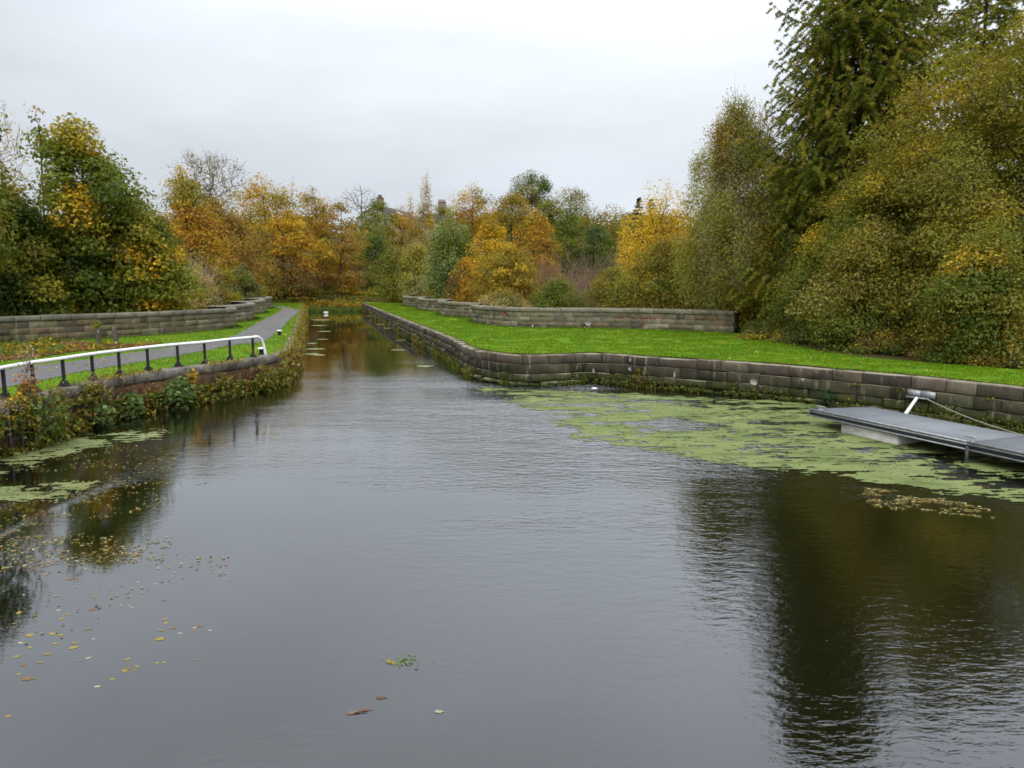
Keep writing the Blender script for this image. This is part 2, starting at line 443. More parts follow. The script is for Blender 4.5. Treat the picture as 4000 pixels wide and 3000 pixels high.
def blocks(mb, path, l0, l1, courses, lens, rng, colfn, jit=0.02, bulge=0.02, bev=0.025, depth=0.2, topdepth=None, gap=0.012, seg=0.35, proud=0.0):
    """courses of dressed stones following a curve; courses = [(z0, z1)] from the bottom up"""
    for ci, (z0, z1) in enumerate(courses):
        l = l0 - rng.random() * lens[0]
        td = topdepth if (topdepth is not None and ci == len(courses) - 1) else depth
        while l < l1:
            ln = rng.uniform(*lens); a, b = max(l, l0), min(l + ln, l1); l += ln
            if b - a < 0.08: continue
            m = max(2, int((b - a) / seg) + 1)
            g = gap / 2
            ls = np.concatenate([[a + g, a + g], np.linspace(a + g + bev, b - g - bev, m), [b - g, b - g]])
            dl = np.concatenate([[-depth, -bev], np.zeros(m), [-bev, -depth]])
            zg = (z1 - z0)
            j0, j1 = rng.normal(0, gap * .4, 2)
            zs = np.array([z0 + g, z0 + g, z0 + g + bev, (z0 + z1) / 2, z1 - g - bev, z1 - g, z1 - g])
            dz = np.array([-depth, -bev, 0, 0, 0, -bev, -td])
            off = rng.normal(0, jit) + proud; zt = rng.normal(0, .012) if ci == len(courses) - 1 else 0
            zs[3:] = zs[3:] + zt * np.array([.5, 1, 1, 1])
            Lg = np.broadcast_to(ls[None, :], (len(zs), len(ls)))
            Zg = np.broadcast_to(zs[:, None], Lg.shape)
            D = np.minimum(dl[None, :], dz[:, None])
            D = np.where((dl[None, :] < -bev * 1.5) & (dz[:, None] > -td), -depth, D)
            bump = rng.normal(0, bulge, Lg.shape) * (D > -bev * .5)
            bump += bulge * 1.2 * (D > -bev * .5) * (np.abs(Zg - (z0 + z1) / 2) < zg * .2)
            V = path.at(Lg.ravel(), (D + bump + off).ravel(), (Zg + (rng.normal(0, 0.006, Lg.shape)) * (D > -bev * 1.5)).ravel())
            nr, nc = Lg.shape
            i = np.arange(nr - 1)[:, None] * nc; j = np.arange(nc - 1)[None, :]
            q = np.stack([i + j, i + j + 1, i + nc + j + 1, i + nc + j], -1).reshape(-1, 4)
            mb.add(V, q, col=colfn(ci, (a + b) / 2))
def strip(mb, path, l0, l1, prof, step=0.4, col=None, close=True):
    """sweep a profile [(offset, z)] along a curve"""
    n = max(2, int((l1 - l0) / step)); ls = np.linspace(l0, l1, n); m = len(prof)
    V = np.stack([path.at(ls, o, z) for o, z in prof], 1).reshape(-1, 3)
    i = np.arange(n - 1)[:, None] * m; j = np.arange(m - 1)[None, :]
    q = np.stack([i + j, i + j + 1, i + m + j + 1, i + m + j], -1).reshape(-1, 4)
    mb.add(V, q, col=col)
def polygon(mb, P, z):
    pts = [Vector((float(p[0]), float(p[1]), 0)) for p in P]
    tr = tessellate_polygon([pts])
    V = [(p[0], p[1], z) for p in P]
    T = []
    for a, b, c in tr:
        pa, pb, pc = pts[a], pts[b], pts[c]
        T.append((a, b, c) if (pb - pa).cross(pc - pa).z > 0 else (a, c, b))
    mb.add(V, tris=T)

# ------------------------------------------------------------------ plan of the place
GZ = 1.3
AX = np.array([-0.2607, 0.9654]); NR = np.array([0.9654, 0.2607])      # canal axis, right of it
def ts(t, s): return AX * t + NR * s
def to_ts(x, y): return x * AX[0] + y * AX[1], x * NR[0] + y * NR[1]

cop_r = [(1447, 1196), (1500, 1219), (1610, 1262), (1700, 1298), (1760, 1324), (1836, 1362), (1927, 1378), (2017, 1387), (2118, 1388), (2260, 1382), (2305, 1380), (2400, 1385), (2511, 1393), (2674, 1402), (2779, 1409), (2996, 1422), (3250, 1444), (3548, 1470), (3995, 1517)]
PR = [U(x, y, GZ)[:2] for x, y in cop_r]
PR = [ts(122, 7.9), ts(110, 7.6)] + PR + [np.array([18.6, 15.0]), np.array([20.5, 8.0]), np.array([21, -18.0])]
PATH_R = Path(catmull(PR, 0.4), -1)                      # runs towards the camera; canal on its right
if PATH_R.at(PATH_R.len * .5, 1.0)[0] > PATH_R.at(PATH_R.len * .5)[0]: PATH_R = Path(catmull(PR, 0.4), 1)
cop_l = [(0, 1583), (163, 1547), (383, 1489), (579, 1457), (800, 1430), (1000, 1402), (1085, 1385)]
PL = [U(x, y, GZ)[:2] for x, y in cop_l]
PL0 = [np.array([-12.9, -18.0]), np.array([-12.9, 4.0])] + PL
PL1 = [PL[-1], ts(34.6, -1.25), ts(38, -1.0), ts(60, -0.9), ts(85, -0.9), ts(108, -0.9), ts(122, -1.5)]
PATH_L = Path(catmull(PL0, 0.4), -1)
PATH_LN = Path(catmull(PL1, 0.4), -1)
CANAL = np.vstack([PATH_L.p, PATH_LN.p[1:], PATH_R.p])   # outline of the water
# parapets
def arc(t0, t1, s_c, b, sg, n=14):
    th = np.linspace(-1, 1, n)
    half = (t1 - t0) / 2; phi = 2 * math.atan(b / half); rad = half / math.sin(phi)
    a = th * phi
    return [ts((t0 + t1) / 2 + rad * math.sin(x), s_c + sg * (rad * math.cos(x) - rad * math.cos(phi))) for x in a]
wr = [(2865, 1302), (2670, 1294.5), (2489, 1288), (2296, 1282.5), (2079, 1281), (1960, 1276), (1885, 1268)]
WR1 = [U(x, y, GZ)[:2] for x, y in wr] + [ts(55.5, 11.95), ts(58.0, 12.35), ts(60.2, 13.2), ts(61.8, 14.2)]
wl = [(-350, 1382), (-150, 1358), (0, 1345), (230, 1332), (463, 1319), (650, 1306), (800, 1294), (890, 1285.5)]
WL1 = [U(x, y, GZ)[:2] for x, y in wl] + [ts(52.6, -5.0), ts(55.0, -5.15), ts(57.2, -6.1), ts(58.6, -7.3)]
BAYS_R = [catmull(WR1, .4)] + [np.array(arc(a, b, 14.0, 2.3, -1)) for a, b in ((61.4, 76.2), (75.8, 90.4), (90.0, 105.2))]
BAYS_L = [catmull(WL1, .4)] + [np.array(arc(a, b, -7.1, 2.5, 1)) for a, b in ((58.2, 73.4), (73.0, 88.6), (88.2, 102.6))]

def canal_dist_mask(x, y, grow):
    m = inpoly(x, y, CANAL)
    if grow:
        for k in range(8):
            a = k * math.pi / 4
            m |= inpoly(x + grow * math.cos(a), y + grow * math.sin(a), CANAL)
    return m
def height(x, y):
    x = np.asarray(x, float); y = np.asarray(y, float)
    t, s = to_ts(x, y)
    flare = smooth(t, 56, 38) * 26
    V = smooth(t, 46, 58) * (1 - smooth(t, 106, 124)) * smooth(np.abs(s - 3.6), 12.0 + flare, 22 + flare)
    z = 1.24 - 6.0 * V
    hill = smooth(y, 118, 250)
    z = z + hill * (20 + 5 * (fbm(x / 60, y / 60, 5) - .5)) + smooth(t, 119, 128) * 1.2 * (1 - hill)
    z = z + 1.2 * smooth(np.abs(s - 3.6), 14, 30) * (fbm(x / 9, y / 9, 3) - .5)
    z = z - 35 * smooth(y, 320, 1500)
    return z

# ground sheet, one sheet to the horizon
def build_ground():
    xs = np.unique(np.concatenate([np.arange(-60, 60.1, 1.25), np.arange(-180, 181, 6), np.linspace(-3000, 3000, 61)]))
    ys = np.unique(np.concatenate([np.arange(-24, 135.1, 1.25), np.arange(135, 330, 6), np.linspace(-600, 4000, 60)]))
    X, Y = np.meshgrid(xs, ys)
    Z = height(X, Y)
    Z = np.where(canal_dist_mask(X, Y, 1.6), -1.6, Z)
    mb = MB(); nc = len(xs); nr = len(ys)
    i = np.arange(nr - 1)[:, None] * nc; j = np.arange(nc - 1)[None, :]
    q = np.stack([i + j, i + j + 1, i + nc + j + 1, i + nc + j], -1).reshape(-1, 4)
    mb.add(np.stack([X, Y, Z], -1).reshape(-1, 3), q)
    tag(mb.build('ground', 'ground', smooth_shade=True), kind='structure')
build_ground()

# water
mb = MB()
W = np.vstack([PATH_L.at(PATH_L.L, -0.25)[:, :2], PATH_LN.at(PATH_LN.L[2:], -0.25)[:, :2], PATH_R.at(PATH_R.L, -0.25)[:, :2]])
polygon(mb, W, 0.0)
tag(mb.build('water', 'water'), kind='structure')

# lawn on the right, bank on the left, path
edge_r = [U(x, y - 7, GZ)[:2] for x, y in ((2885, 1312), (2960, 1326), (3080, 1352), (3200, 1382), (3400, 1408), (3700, 1432), (4000, 1455), (4300, 1490))]
WRF = np.vstack(BAYS_R)
lawn_P = list(PATH_R.at(PATH_R.L, -0.40)[:, :2][::-1][14:]) 
lawn_P = list(PATH_R.at(PATH_R.L, -0.40)[:, :2])          # far -> near
lawn_P = lawn_P + [np.array([26, -18.0]), np.array([24, 12.0])] + list(np.array(edge_r)[::-1]) + list(WRF) + [ts(108, 13.5), ts(122, 12)]
mb = MB(); polygon(mb, lawn_P, GZ + .03)
tag(mb.build('lawn', 'lawn'), kind='structure')
WLF = np.vstack(BAYS_L)
bank_P = list(PATH_L.at(PATH_L.L, -0.42)[:, :2]) + list(PATH_LN.at(PATH_LN.L[1:], -0.30)[:, :2]) + [ts(122, -8), ts(104, -7)] + list(WLF[::-1]) + [np.array([-34, 30.0]), np.array([-36, -18.0])]
mb = MB(); polygon(mb, bank_P, GZ + .01)
tag(mb.build('grass_bank', 'lawn'), kind='structure')
pr = [(-300, 1575), (0, 1522), (174, 1486), (362, 1446), (579, 1410), (800, 1371), (934, 1346), (1035, 1331), (1100, 1281), (1136, 1245), (1167, 1216), (1160, 1211), (1147, 1207), (1100, 1199), (1040, 1192)]
pl = [(1040, 1196), (1096, 1203), (1100, 1208), (1089, 1219), (1013, 1259), (919, 1310), (800, 1340), (690, 1355), (459, 1388), (362, 1402), (253, 1417), (123, 1431), (0, 1450), (-300, 1490)]
path_P = np.vstack([catmull([U(x, y, GZ)[:2] for x, y in pr], .8), catmull([U(x, y, GZ)[:2] for x, y in pl], .8)])
rg = np.random.default_rng(3)
path_P = path_P + rg.normal(0, .05, path_P.shape)
mb = MB(); polygon(mb, path_P, GZ + .022)
tag(mb.build('path', 'path'), kind='structure')
lit = [(-250, 1375), (0, 1352), (250, 1337), (460, 1348), (560, 1345), (640, 1340), (500, 1360), (300, 1375), (150, 1398), (0, 1412), (-250, 1440)]
lit_P = catmull([U(x, y, GZ)[:2] for x, y in lit], .6) + 0
mb = MB(); polygon(mb, lit_P, GZ + .016)
tag(mb.build('leaf_litter_soil', 'litter_soil'), kind='structure')

# ------------------------------------------------------------------ walls
rng = np.random.default_rng(11)
def jitcol(base, k, rng): return np.array(base) * (1 + rng.normal(0, k)) * (1 + rng.normal(0, .025, 3))
CW = [(-0.5, -0.08), (-0.08, 0.17), (0.17, 0.50), (0.50, 0.90), (0.90, 1.30)]
def build_canal_wall_right():
    root = empty('canal_wall', (0, 30, 0), 'dark dressed stone canal wall curving below the right hand lawn', 'canal wall')
    def col(ci, l):
        base = [(.058, .056, .034), (.074, .067, .043), (.084, .072, .052), (.087, .072, .055), (.106, .090, .068)][ci]
        c = jitcol(base, .26, rng)
        if rng.random() < .10: c = c * np.array([1.2, 1.17, 1.12]) * 1.15
        if ci == 2 and rng.random() < .12: c = np.array([.15, .10, .03])
        return c
    mb = MB()
    bend = PATH_R.find(1850, GZ)
    L1 = PATH_R.len - 10
    blocks(mb, PATH_R, 0, bend, CW[1:4], (.45, .95), rng, col, .03, .03, .035, seg=.3)
    blocks(mb, PATH_R, 0, bend, CW[:1], (.4, .8), rng, col, .05, .04, .04, seg=.3)
    blocks(mb, PATH_R, bend, L1, CW[3:4], (.7, 1.5), rng, col, .012, .010, .02)
    blocks(mb, PATH_R, bend, L1, CW[2:3], (.6, 1.3), rng, col, .03, .022, .035)
    blocks(mb, PATH_R, bend, L1, CW[1:2], (.3, .8), rng, lambda c, l: col(1, l), .07, .05, .06, seg=.2)
    blocks(mb, PATH_R, bend, L1, CW[:1], (.3, .9), rng, col, .07, .05, .06)
    mb.build('stonework', 'canal_stone', root, loc=(0, 30, 0))
    mb = MB()
    blocks(mb, PATH_R, 0, bend, CW[4:], (.6, 1.1), rng, lambda c, l: col(4, l), .022, .016, .04, topdepth=.5, seg=.3)
    blocks(mb, PATH_R, bend, L1, CW[4:], (.9, 1.7), rng, lambda c, l: col(4, l), .008, .006, .035, topdepth=.5, gap=.016)
    mb.build('coping', 'canal_stone', root, loc=(0, 30, 0))
    mb = MB()
    strip(mb, PATH_R, 0, L1, [(-.11, -.6), (-.11, 1.25), (-.42, 1.25)])
    mb.build('wall_core', 'wall_core', root, loc=(0, 30, 0))
    # whitewash blotches on the face
    for k, (px, py, w, h) in enumerate(((2320, 1447, 10, 26), (2461, 1441, 20, 20), (2635, 1460, 10, 34), (2944, 1492, 40, 34), (2300, 1391, 9, 10), (2463, 1405, 8, 22))):
        l = PATH_R.find(px, 0.8); p = PATH_R.at(l); z = at(px, py, p[1])[2]
        rr = p[1] / F; n = 18
        m2 = MB(); a = np.arange(n) * 2 * math.pi / n; kk = np.interp(np.arange(n), [0, 3, 6, 9, 12, 15, 18], (lambda q: np.append(q, q[0]))(.5 + .65 * rng.random(6)))
        dl = np.cos(a) * kk * w / 2 * rr * .95; dz = np.sin(a) * kk * h / 2 * rr * .85
        V = np.vstack([PATH_R.at(l, .034, z)[None], PATH_R.at(l + dl, .034, z + dz)])
        V[:, 2] = np.concatenate([[z], z + dz])
        back = PATH_R.at(l + dl, -.01, 0); back[:, 2] = z + dz
        V = np.vstack([V, back])
        m2.add(V, [(1 + i, 1 + (i + 1) % n, n + 1 + (i + 1) % n, n + 1 + i) for i in range(n)], [(0, 1 + i, 1 + (i + 1) % n) for i in range(n)])
        m2.build('whitewash_blotch', 'white_paint_stain', root, loc=(0, 30, 0))
build_canal_wall_right()

def build_canal_wall_left():
    root = empty('canal_wall', (-12, 20, 0), 'rust stained stone canal wall half hidden by weeds below the handrail', 'canal wall')
    mb = MB()
    def col(ci, l): return jitcol((.1, .07, .05), .3, rng)
    blocks(mb, PATH_L, 4, PATH_L.len, [(-.5, 0.0), (0, .5), (.5, .98)], (.8, 1.6), rng, col, .015, .012, .03)
    strip(mb, PATH_L, 4, PATH_L.len, [(-.1, -.6), (-.1, 1.2)])
    mb.build('stonework', 'rusty_wall', root, loc=(-12, 20, 0))
    mb = MB()
    blocks(mb, PATH_L, 4, PATH_L.len, [(.98, 1.32)], (1.4, 2.6), rng, col, .01, .008, .05, topdepth=.5)
    mb.build('coping', 'concrete_coping', root, loc=(-12, 20, 0))
    root = empty('canal_wall', (-20, 60, 0), 'low weedy stone edge of the narrow canal beside the path', 'canal wall')
    mb = MB()
    blocks(mb, PATH_LN, 0, PATH_LN.len, [(-.5, 0.05), (.05, .45), (.45, .85), (.85, 1.29)], (.6, 1.2), rng, lambda c, l: jitcol((.13, .10, .075), .3, rng), .025, .02, .03, topdepth=.4)
    strip(mb, PATH_LN, 0, PATH_LN.len, [(-.12, -.6), (-.12, 1.2)])
    mb.build('stonework', 'canal_stone', root, loc=(-20, 60, 0))
build_canal_wall_left()

def build_parapet(bays, sgn, label, graf, left):
    P0 = bays[1][len(bays[1]) // 2]
    loc = (P0[0], P0[1], GZ)
    root = empty('parapet_wall', loc, label, 'wall')
    body, cop = MB(), MB()
    paths = []
    for bi, bay in enumerate(bays):
        p = Path(bay, 1)
        mid = p.p[len(p.p) // 2]
        test = p.at(p.len * .5, 1.0)[:2]
        want = (ts(50, 3.5) if bi == 0 else ts(*[to_ts(*mid)[0], 3.5]))
        if np.linalg.norm(test - want) > np.linalg.norm(mid - want): p = Path(bay, -1)
        paths.append(p)
        def col(ci, l):
            c = jitcol((.205, .182, .118), .17, rng)
            u = rng.random()
            if u < .10: c = np.array([.30, .28, .21]) * rng.uniform(.85, 1.1)
            elif u < .19: c = np.array([.13, .12, .09])
            elif u < .28: c = np.array([.23, .165, .11])
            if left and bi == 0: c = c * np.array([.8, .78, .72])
            return c
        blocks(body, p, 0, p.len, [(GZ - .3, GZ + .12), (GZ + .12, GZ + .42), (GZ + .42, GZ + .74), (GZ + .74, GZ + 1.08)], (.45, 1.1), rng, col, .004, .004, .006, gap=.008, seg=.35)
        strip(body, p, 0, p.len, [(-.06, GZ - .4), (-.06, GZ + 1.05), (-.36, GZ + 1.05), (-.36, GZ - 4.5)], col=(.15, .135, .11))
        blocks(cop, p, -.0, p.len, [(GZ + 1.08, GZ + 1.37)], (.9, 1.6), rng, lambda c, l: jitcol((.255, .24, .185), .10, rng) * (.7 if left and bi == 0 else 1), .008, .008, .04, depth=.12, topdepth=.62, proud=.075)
        # coping stands a little proud: shift outwards
    for k in range(len(cop.v)): pass
    body.build('stonework', 'parapet_stone', root, loc=loc)
    o = cop.build('coping', 'parapet_stone', root, loc=loc)
    # end faces where a bay stops
    for p, l, nm, mat in ([(paths[0], 0.0, 'end_face', 'blackish_stone')] if not left else []):
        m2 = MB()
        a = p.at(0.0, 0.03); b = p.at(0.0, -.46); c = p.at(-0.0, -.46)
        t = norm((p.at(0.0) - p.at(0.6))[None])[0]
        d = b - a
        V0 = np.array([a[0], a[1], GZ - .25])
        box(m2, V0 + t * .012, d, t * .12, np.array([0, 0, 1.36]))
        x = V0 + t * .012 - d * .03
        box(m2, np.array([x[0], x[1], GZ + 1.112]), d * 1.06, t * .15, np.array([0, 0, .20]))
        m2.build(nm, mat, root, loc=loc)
    # paint marks
    for px, py, w, h, mat, kind in graf:
        best = None
        for p in paths:
            l = p.find(px, GZ + .7); q = p.at(l); X, _ = proj(np.array([q[0], q[1], GZ + .7]))
            if abs(X - px) < 4 and (best is None or q[1] < best[2]): best = (p, l, q[1])
        if best is None: continue
        p, l, yy = best; rr = yy / F; m2 = MB()
        z = at(px, py, yy)[2]
        X0, _ = proj(p.at(l, 0, z)); X1, _ = proj(p.at(min(l + .5, p.len), 0, z)); ml = .5 / max(abs(X1 - X0), 1)
        if kind == 'scrawl':
            for s in range(4):
                cx = (s - 1.5) / 4 * w; pts = np.cumsum(rng.normal(0, 1, (5, 2)), 0) * np.array([w / 14, h / 5]); pts[:, 1] = (pts[:, 1] - pts[:, 1].mean())
                pts[:, 1] = np.clip(pts[:, 1], -h / 2, h / 2)
                for a, b in zip(pts[:-1], pts[1:]):
                    d = b - a; n = np.array([-d[1], d[0]]) / (np.linalg.norm(d) + 1e-6) * 1.3
                    Q = np.array([a + n, a - n, b - n, b + n])
                    V = p.at(l + (Q[:, 0] + cx) * ml, .03, 0); V[:, 2] = z - Q[:, 1] * rr
                    B = p.at(l + (Q[:, 0] + cx) * ml, .0, 0); B[:, 2] = z - Q[:, 1] * rr
                    m2.add(np.vstack([V, B]), [(0, 1, 2, 3), (0, 4, 5, 1), (1, 5, 6, 2), (2, 6, 7, 3), (3, 7, 4, 0)])
        else:
            n = 12; a = np.arange(n) * 2 * math.pi / n; kk = .75 + .4 * rng.random(n)
            V = p.at(l + np.cos(a) * kk * w / 2 * ml, .028, 0); V[:, 2] = z + np.sin(a) * kk * h / 2 * rr
            B = p.at(l + np.cos(a) * kk * w / 2 * ml, 0, 0); B[:, 2] = V[:, 2]
            C = p.at(l, .028, z)[None]
            m2.add(np.vstack([V, B, C]), [(i, (i + 1) % n, n + (i + 1) % n, n + i) for i in range(n)], [(2 * n, i, (i + 1) % n) for i in range(n)])
        m2.build('graffiti' if kind == 'scrawl' else 'paint_patch', mat, root, loc=loc)
    return paths
GR = [(2515, 1243, 26, 20, 'red_paint', 'scrawl'), (2550, 1244, 22, 15, 'red_paint', 'scrawl'), (2475, 1241, 14, 12, 'red_paint', 'scrawl'), (2345, 1218, 22, 6, 'red_paint', 'scrawl'),
      (2300, 1240, 20, 12, 'blue_paint', 'scrawl'), (2362, 1242, 24, 12, 'blue_paint', 'scrawl'), (2425, 1238, 14, 10, 'red_paint', 'scrawl'), (2630, 1242, 20, 12, 'blue_paint', 'scrawl'),
      (1972, 1226, 13, 16, 'red_paint', 'patch'), (2298, 1262, 28, 22, 'white_paint_stain', 'patch'), (2081, 1270, 7, 18, 'white_paint_stain', 'patch'), (2510, 1268, 20, 12, 'red_paint', 'scrawl'),
      (1908, 1262, 10, 22, 'white_paint_stain', 'patch'), (2228, 1262, 9, 18, 'white_paint_stain', 'patch')]
PAR_R = build_parapet(BAYS_R, 1, 'pale weathered stone parapet of bowed bays behind the right hand lawn', GR, False)
PAR_L = build_parapet(BAYS_L, 1, 'weathered stone parapet of bowed bays along the left of the grey path', [(1034, 1189, 7, 9, 'red_paint', 'patch')], True)

# ------------------------------------------------------------------ handrail
def build_railing():
    root = empty('handrail', U(580, 1451, GZ), 'white curved handrail on black metal posts along the left bank', 'railing')
    loc = root.location
    base = [(-240, 1632), (-112, 1592), (21, 1560), (133, 1533), (252, 1510), (365, 1487), (469, 1469), (580, 1451), (697, 1435), (802, 1423), (900, 1408), (990, 1397)]
    B = [U(x, y, GZ) for x, y in base]
    B = [B[0] + (B[0] - B[1]) * k for k in (4, 3, 2, 1)] + B
    top = []
    for b in B:
        m = MB(); b = np.array(b); b[2] = GZ
        lathe(m, b, [(.05, .02), (.05, .80)], 12)
        m.build('post', 'black_paint', root, loc=loc, smooth_shade=False)
        post = COL.objects[-1]
        m = MB()
        h = .17
        v = []
        for z, r in ((0, .15), (.025, .15), (.035, .12), (h, .062), (h, .05)):
            v += [(b[0] + sx * r, b[1] + sy * r, b[2] + z) for sx, sy in ((-1, -1), (1, -1), (1, 1), (-1, 1))]
        q = [(4 * k + i, 4 * k + (i + 1) % 4, 4 * k + 4 + (i + 1) % 4, 4 * k + 4 + i) for k in range(4) for i in range(4)]
        m.add(v, q + [(16, 17, 18, 19)])
        m.build('post_foot', 'black_paint', post, loc=loc)
        top.append(b + np.array([0, 0, .83]))
    last = np.array(top[-1]); end = np.array(U(1039, 1391, GZ))
    d = end - last; d[2] = 0
    curve = [last + d * .35 + np.array([0, 0, .005]), last + d * .66 + np.array([0, 0, -.10]), last + d * .86 + np.array([0, 0, -.36]), end + np.array([0, 0, -.02])]
    P = catmull(top + curve, .15)
    m = MB(); tube(m, P, .055, 14)
    m.build('rail', 'white_paint', root, loc=loc, smooth_shade=True)
build_railing()

def bollard(px, py, label):
    b = U(px, py, GZ)
    root = empty('mooring_bollard', b, label, 'bollard', 'mooring bollards beside the canal')
    m = MB(); lathe(m, b, [(.16, -.02), (.16, .03), (.10, .05), (.085, .22), (.12, .25), (.12, .255)], 18); m.build('bollard_body', 'black_paint', root, loc=b, smooth_shade=False)
    m = MB(); lathe(m, b, [(.145, .257), (.155, .275), (.145, .30), (.06, .315)], 18); m.build('cap', 'white_paint', root, loc=b, smooth_shade=True)
bollard(1022, 1386, 'black bollard with white cap beside the curved rail end')
bollard(1092, 1310, 'black bollard with white cap at the path edge beyond the rail')
def wood_post(px, py, top, label, lean, hat):
    b = U(px, py, GZ); h = at(px, top, b[1])[2] - GZ
    m = MB(); r = .125
    z = np.linspace(0, h, 6); pts = np.stack([b[0] + lean * z, b[1] + 0 * z, GZ - .05 + z], 1)
    tube(m, pts, [r * 1.12, r * 1.04, r, r * .98, r * .93, r * (.45 if hat else .8)], 10)
    o = m.build('wooden_post', 'old_wood', loc=b)
    tag(o, label, 'post')
    return b, h
WB, WH = wood_post(387, 1352, 1272, 'round wooden post with a leafy sprig on its top', 0.0, False)
wood_post(458, 1356, 1270, 'tapered wooden post standing bare before the stone parapet', -.10, True)

# ladder on the left canal wall
def ladder():
    l = PATH_L.find(38, .6)
    b = PATH_L.at(l, .12)
    root = empty('wall_ladder', b, 'dark grey metal ladder fixed to the weedy canal wall', 'ladder')
    for d in (-.22, .22):
        m = MB(); p = PATH_L.at(l + d, .14)
        box(m, (p[0] - .03, p[1] - .02, -.5), (.06, 0, 0), (0, .05, 0), (0, 0, 1.72)); m.build('stile', 'dark_steel', root, loc=b)
    for k in range(6):
        m = MB(); z = -.15 + k * .27
        a = PATH_L.at(l - .2, .14, z); c = PATH_L.at(l + .2, .14, z); tube(m, [a, (a + c) / 2, c], .016, 8); m.build('rung', 'dark_steel', root, loc=b)
ladder()

# ------------------------------------------------------------------ floating pontoon
def pontoon():
    dz = .50
    A = U(3163, 1597, dz); Bq = U(4000, 1771, dz); Cf = U(3393, 1590, dz); Df = U(4000, 1698, dz)
    e = Bq - A; e /= np.linalg.norm(e); n = np.array([-e[1], e[0], 0]);
    if np.dot(n, Cf - A) < 0: n = -n
    w = abs(np.dot(Df - A, n)) * .5 + abs(np.dot(Cf - A, n)) * .5
    skew = np.dot(Cf - A, e)
    up = np.array([0, 0, 1.0]); Lg = 14.5
    root = empty('pontoon', A, 'floating grey jetty moored below the dark stone canal wall', 'pontoon')
    J = np.dot(U(3775, 1727, dz) - A, e)
    segs = [(0, J - .015), (J + .015, J * 2 - .015), (J * 2 + .015, Lg)]
    for k, (a, b) in enumerate(segs):
        m = MB(); s0 = skew if k == 0 else 0
        v = [A + e * a, A + e * b, A + e * b + n * w, A + e * (a + s0) + n * w]
        lo = [x - up * .05 for x in v]
        m.add(v + lo, [(0, 1, 2, 3), (0, 4, 5, 1), (1, 5, 6, 2), (2, 6, 7, 3), (3, 7, 4, 0)]); m.build('deck_panel', 'deck', root, loc=A)
        m = MB(); p = A + e * a - n * .05
        box(m, p - up * .02, e * (b - a), n * .045, up * .05); m.build('kerb_strip', 'old_wood' if k == 9 else 'galvanised', root, loc=A)
        m = MB()                                            # I-section side beam
        box(m, p - up * .075, e * (b - a), n * .12, up * .035)
        box(m, p - up * .20, e * (b - a), n * .12, up * .03)
        m.build('beam_flange', 'galvanised', root, loc=A)
        m = MB(); box(m, p + n * .05 - up * .17, e * (b - a), n * .02, up * .095); m.build('beam_web', 'dark_steel', root, loc=A)
        m = MB(); q = A + e * (a + s0) + n * (w + .003); box(m, q - up * .19, e * (b - a - s0), n * .06, up * .17); m.build('back_beam', 'galvanised', root, loc=A)
        m = MB(); q = A + e * (a + .01) - n * .002; box(m, q - up * .17, e * .05, n * (w), up * .115); m.build('end_beam', 'dark_steel', root, loc=A)
    f0 = np.dot(U(3279, 1688, 0) - A, e); f1 = np.dot(U(3495, 1739, 0) - A, e); fo = np.dot(U(3279, 1688, 0) - A, n)
    for a in (f0, f0 + J * 1.0 + .9, f0 + 2 * J + 1.6):
        m = MB(); p = A + e * a + n * max(.06, min(fo, .3)); p[2] = -.25
        wf = w - .25; h = .25 + dz - .203; b = .03
        L_ = f1 - f0
        prof = [(0, b), (0, h - b), (b, h), (wf - b, h), (wf, h - b), (wf, b), (wf - b, 0), (b, 0)]
        V = [p + n * y + up * z for y, z in prof] + [p + e * L_ + n * y + up * z for y, z in prof]
        V += [p + n * wf / 2 + up * h / 2 - e * .0, p + e * L_ + n * wf / 2 + up * h / 2]
        m.add(V, [(i, (i + 1) % 8, 8 + (i + 1) % 8, 8 + i) for i in range(8)], [(16, (i + 1) % 8, i) for i in range(8)] + [(17, 8 + i, 8 + (i + 1) % 8) for i in range(8)])
        m.build('float', 'float_shell', root, loc=A)
    m = MB(); p = A + e * J - n * .02; tube(m, [p - up * .8, p - up * .4, p - up * .1], .045, 10); m.build('pile', 'dark_steel', root, loc=A)
    for a in (np.dot(U(3210, 1602, dz) - A, e), np.dot(U(3800, 1722, dz) - A, e), np.dot(U(3800, 1722, dz) - A, e) + J):
        m = MB(); c = A + e * a + n * .12
        for s in (-.05, .05):
            tube(m, [c + e * s, c + e * s + up * .05, c + e * s * .9 + up * .09], [.022, .018, .016], 8)
        tube(m, [c - e * .17 + up * .10, c - e * .12 + up * .108, c + up * .11, c + e * .12 + up * .108, c + e * .17 + up * .10], [.008, .02, .022, .02, .008], 8)
        m.build('cleat', 'galvanised', root, loc=A)
    # bracket on the wall, strut and rope
    l = PATH_R.find(3602, .75); pb = PATH_R.at(l, .05); t = PATH_R.at(l + .1, .05) - pb; t /= np.linalg.norm(t); no = PATH_R.at(l, 1.0) - PATH_R.at(l, 0)
    z0 = at(3602, 1552, pb[1])[2]; z1 = at(3602, 1527, pb[1])[2]
    wb = 61 / F * pb[1] / max(.3, abs(t[0]) + 0)
    root2 = empty('wall_bracket', (pb[0], pb[1], z0), 'galvanised wall bracket with a white strut bracing the floating jetty', 'bracket')
    o0 = root2.location
    m = MB(); s = np.array([pb[0], pb[1], z0]) - t * wb / 2
    box(m, s, t * wb * .47, no * .05, up * (z1 - z0)); box(m, s + t * wb * .5, t * wb * .5, no * .05, up * (z1 - z0)); m.build('plate', 'galvanised', root2, loc=o0)
    m = MB(); box(m, s + no * .05 - up * .03, t * wb * .8, no * .12, up * .03); m.build('shelf', 'galvanised', root2, loc=o0)
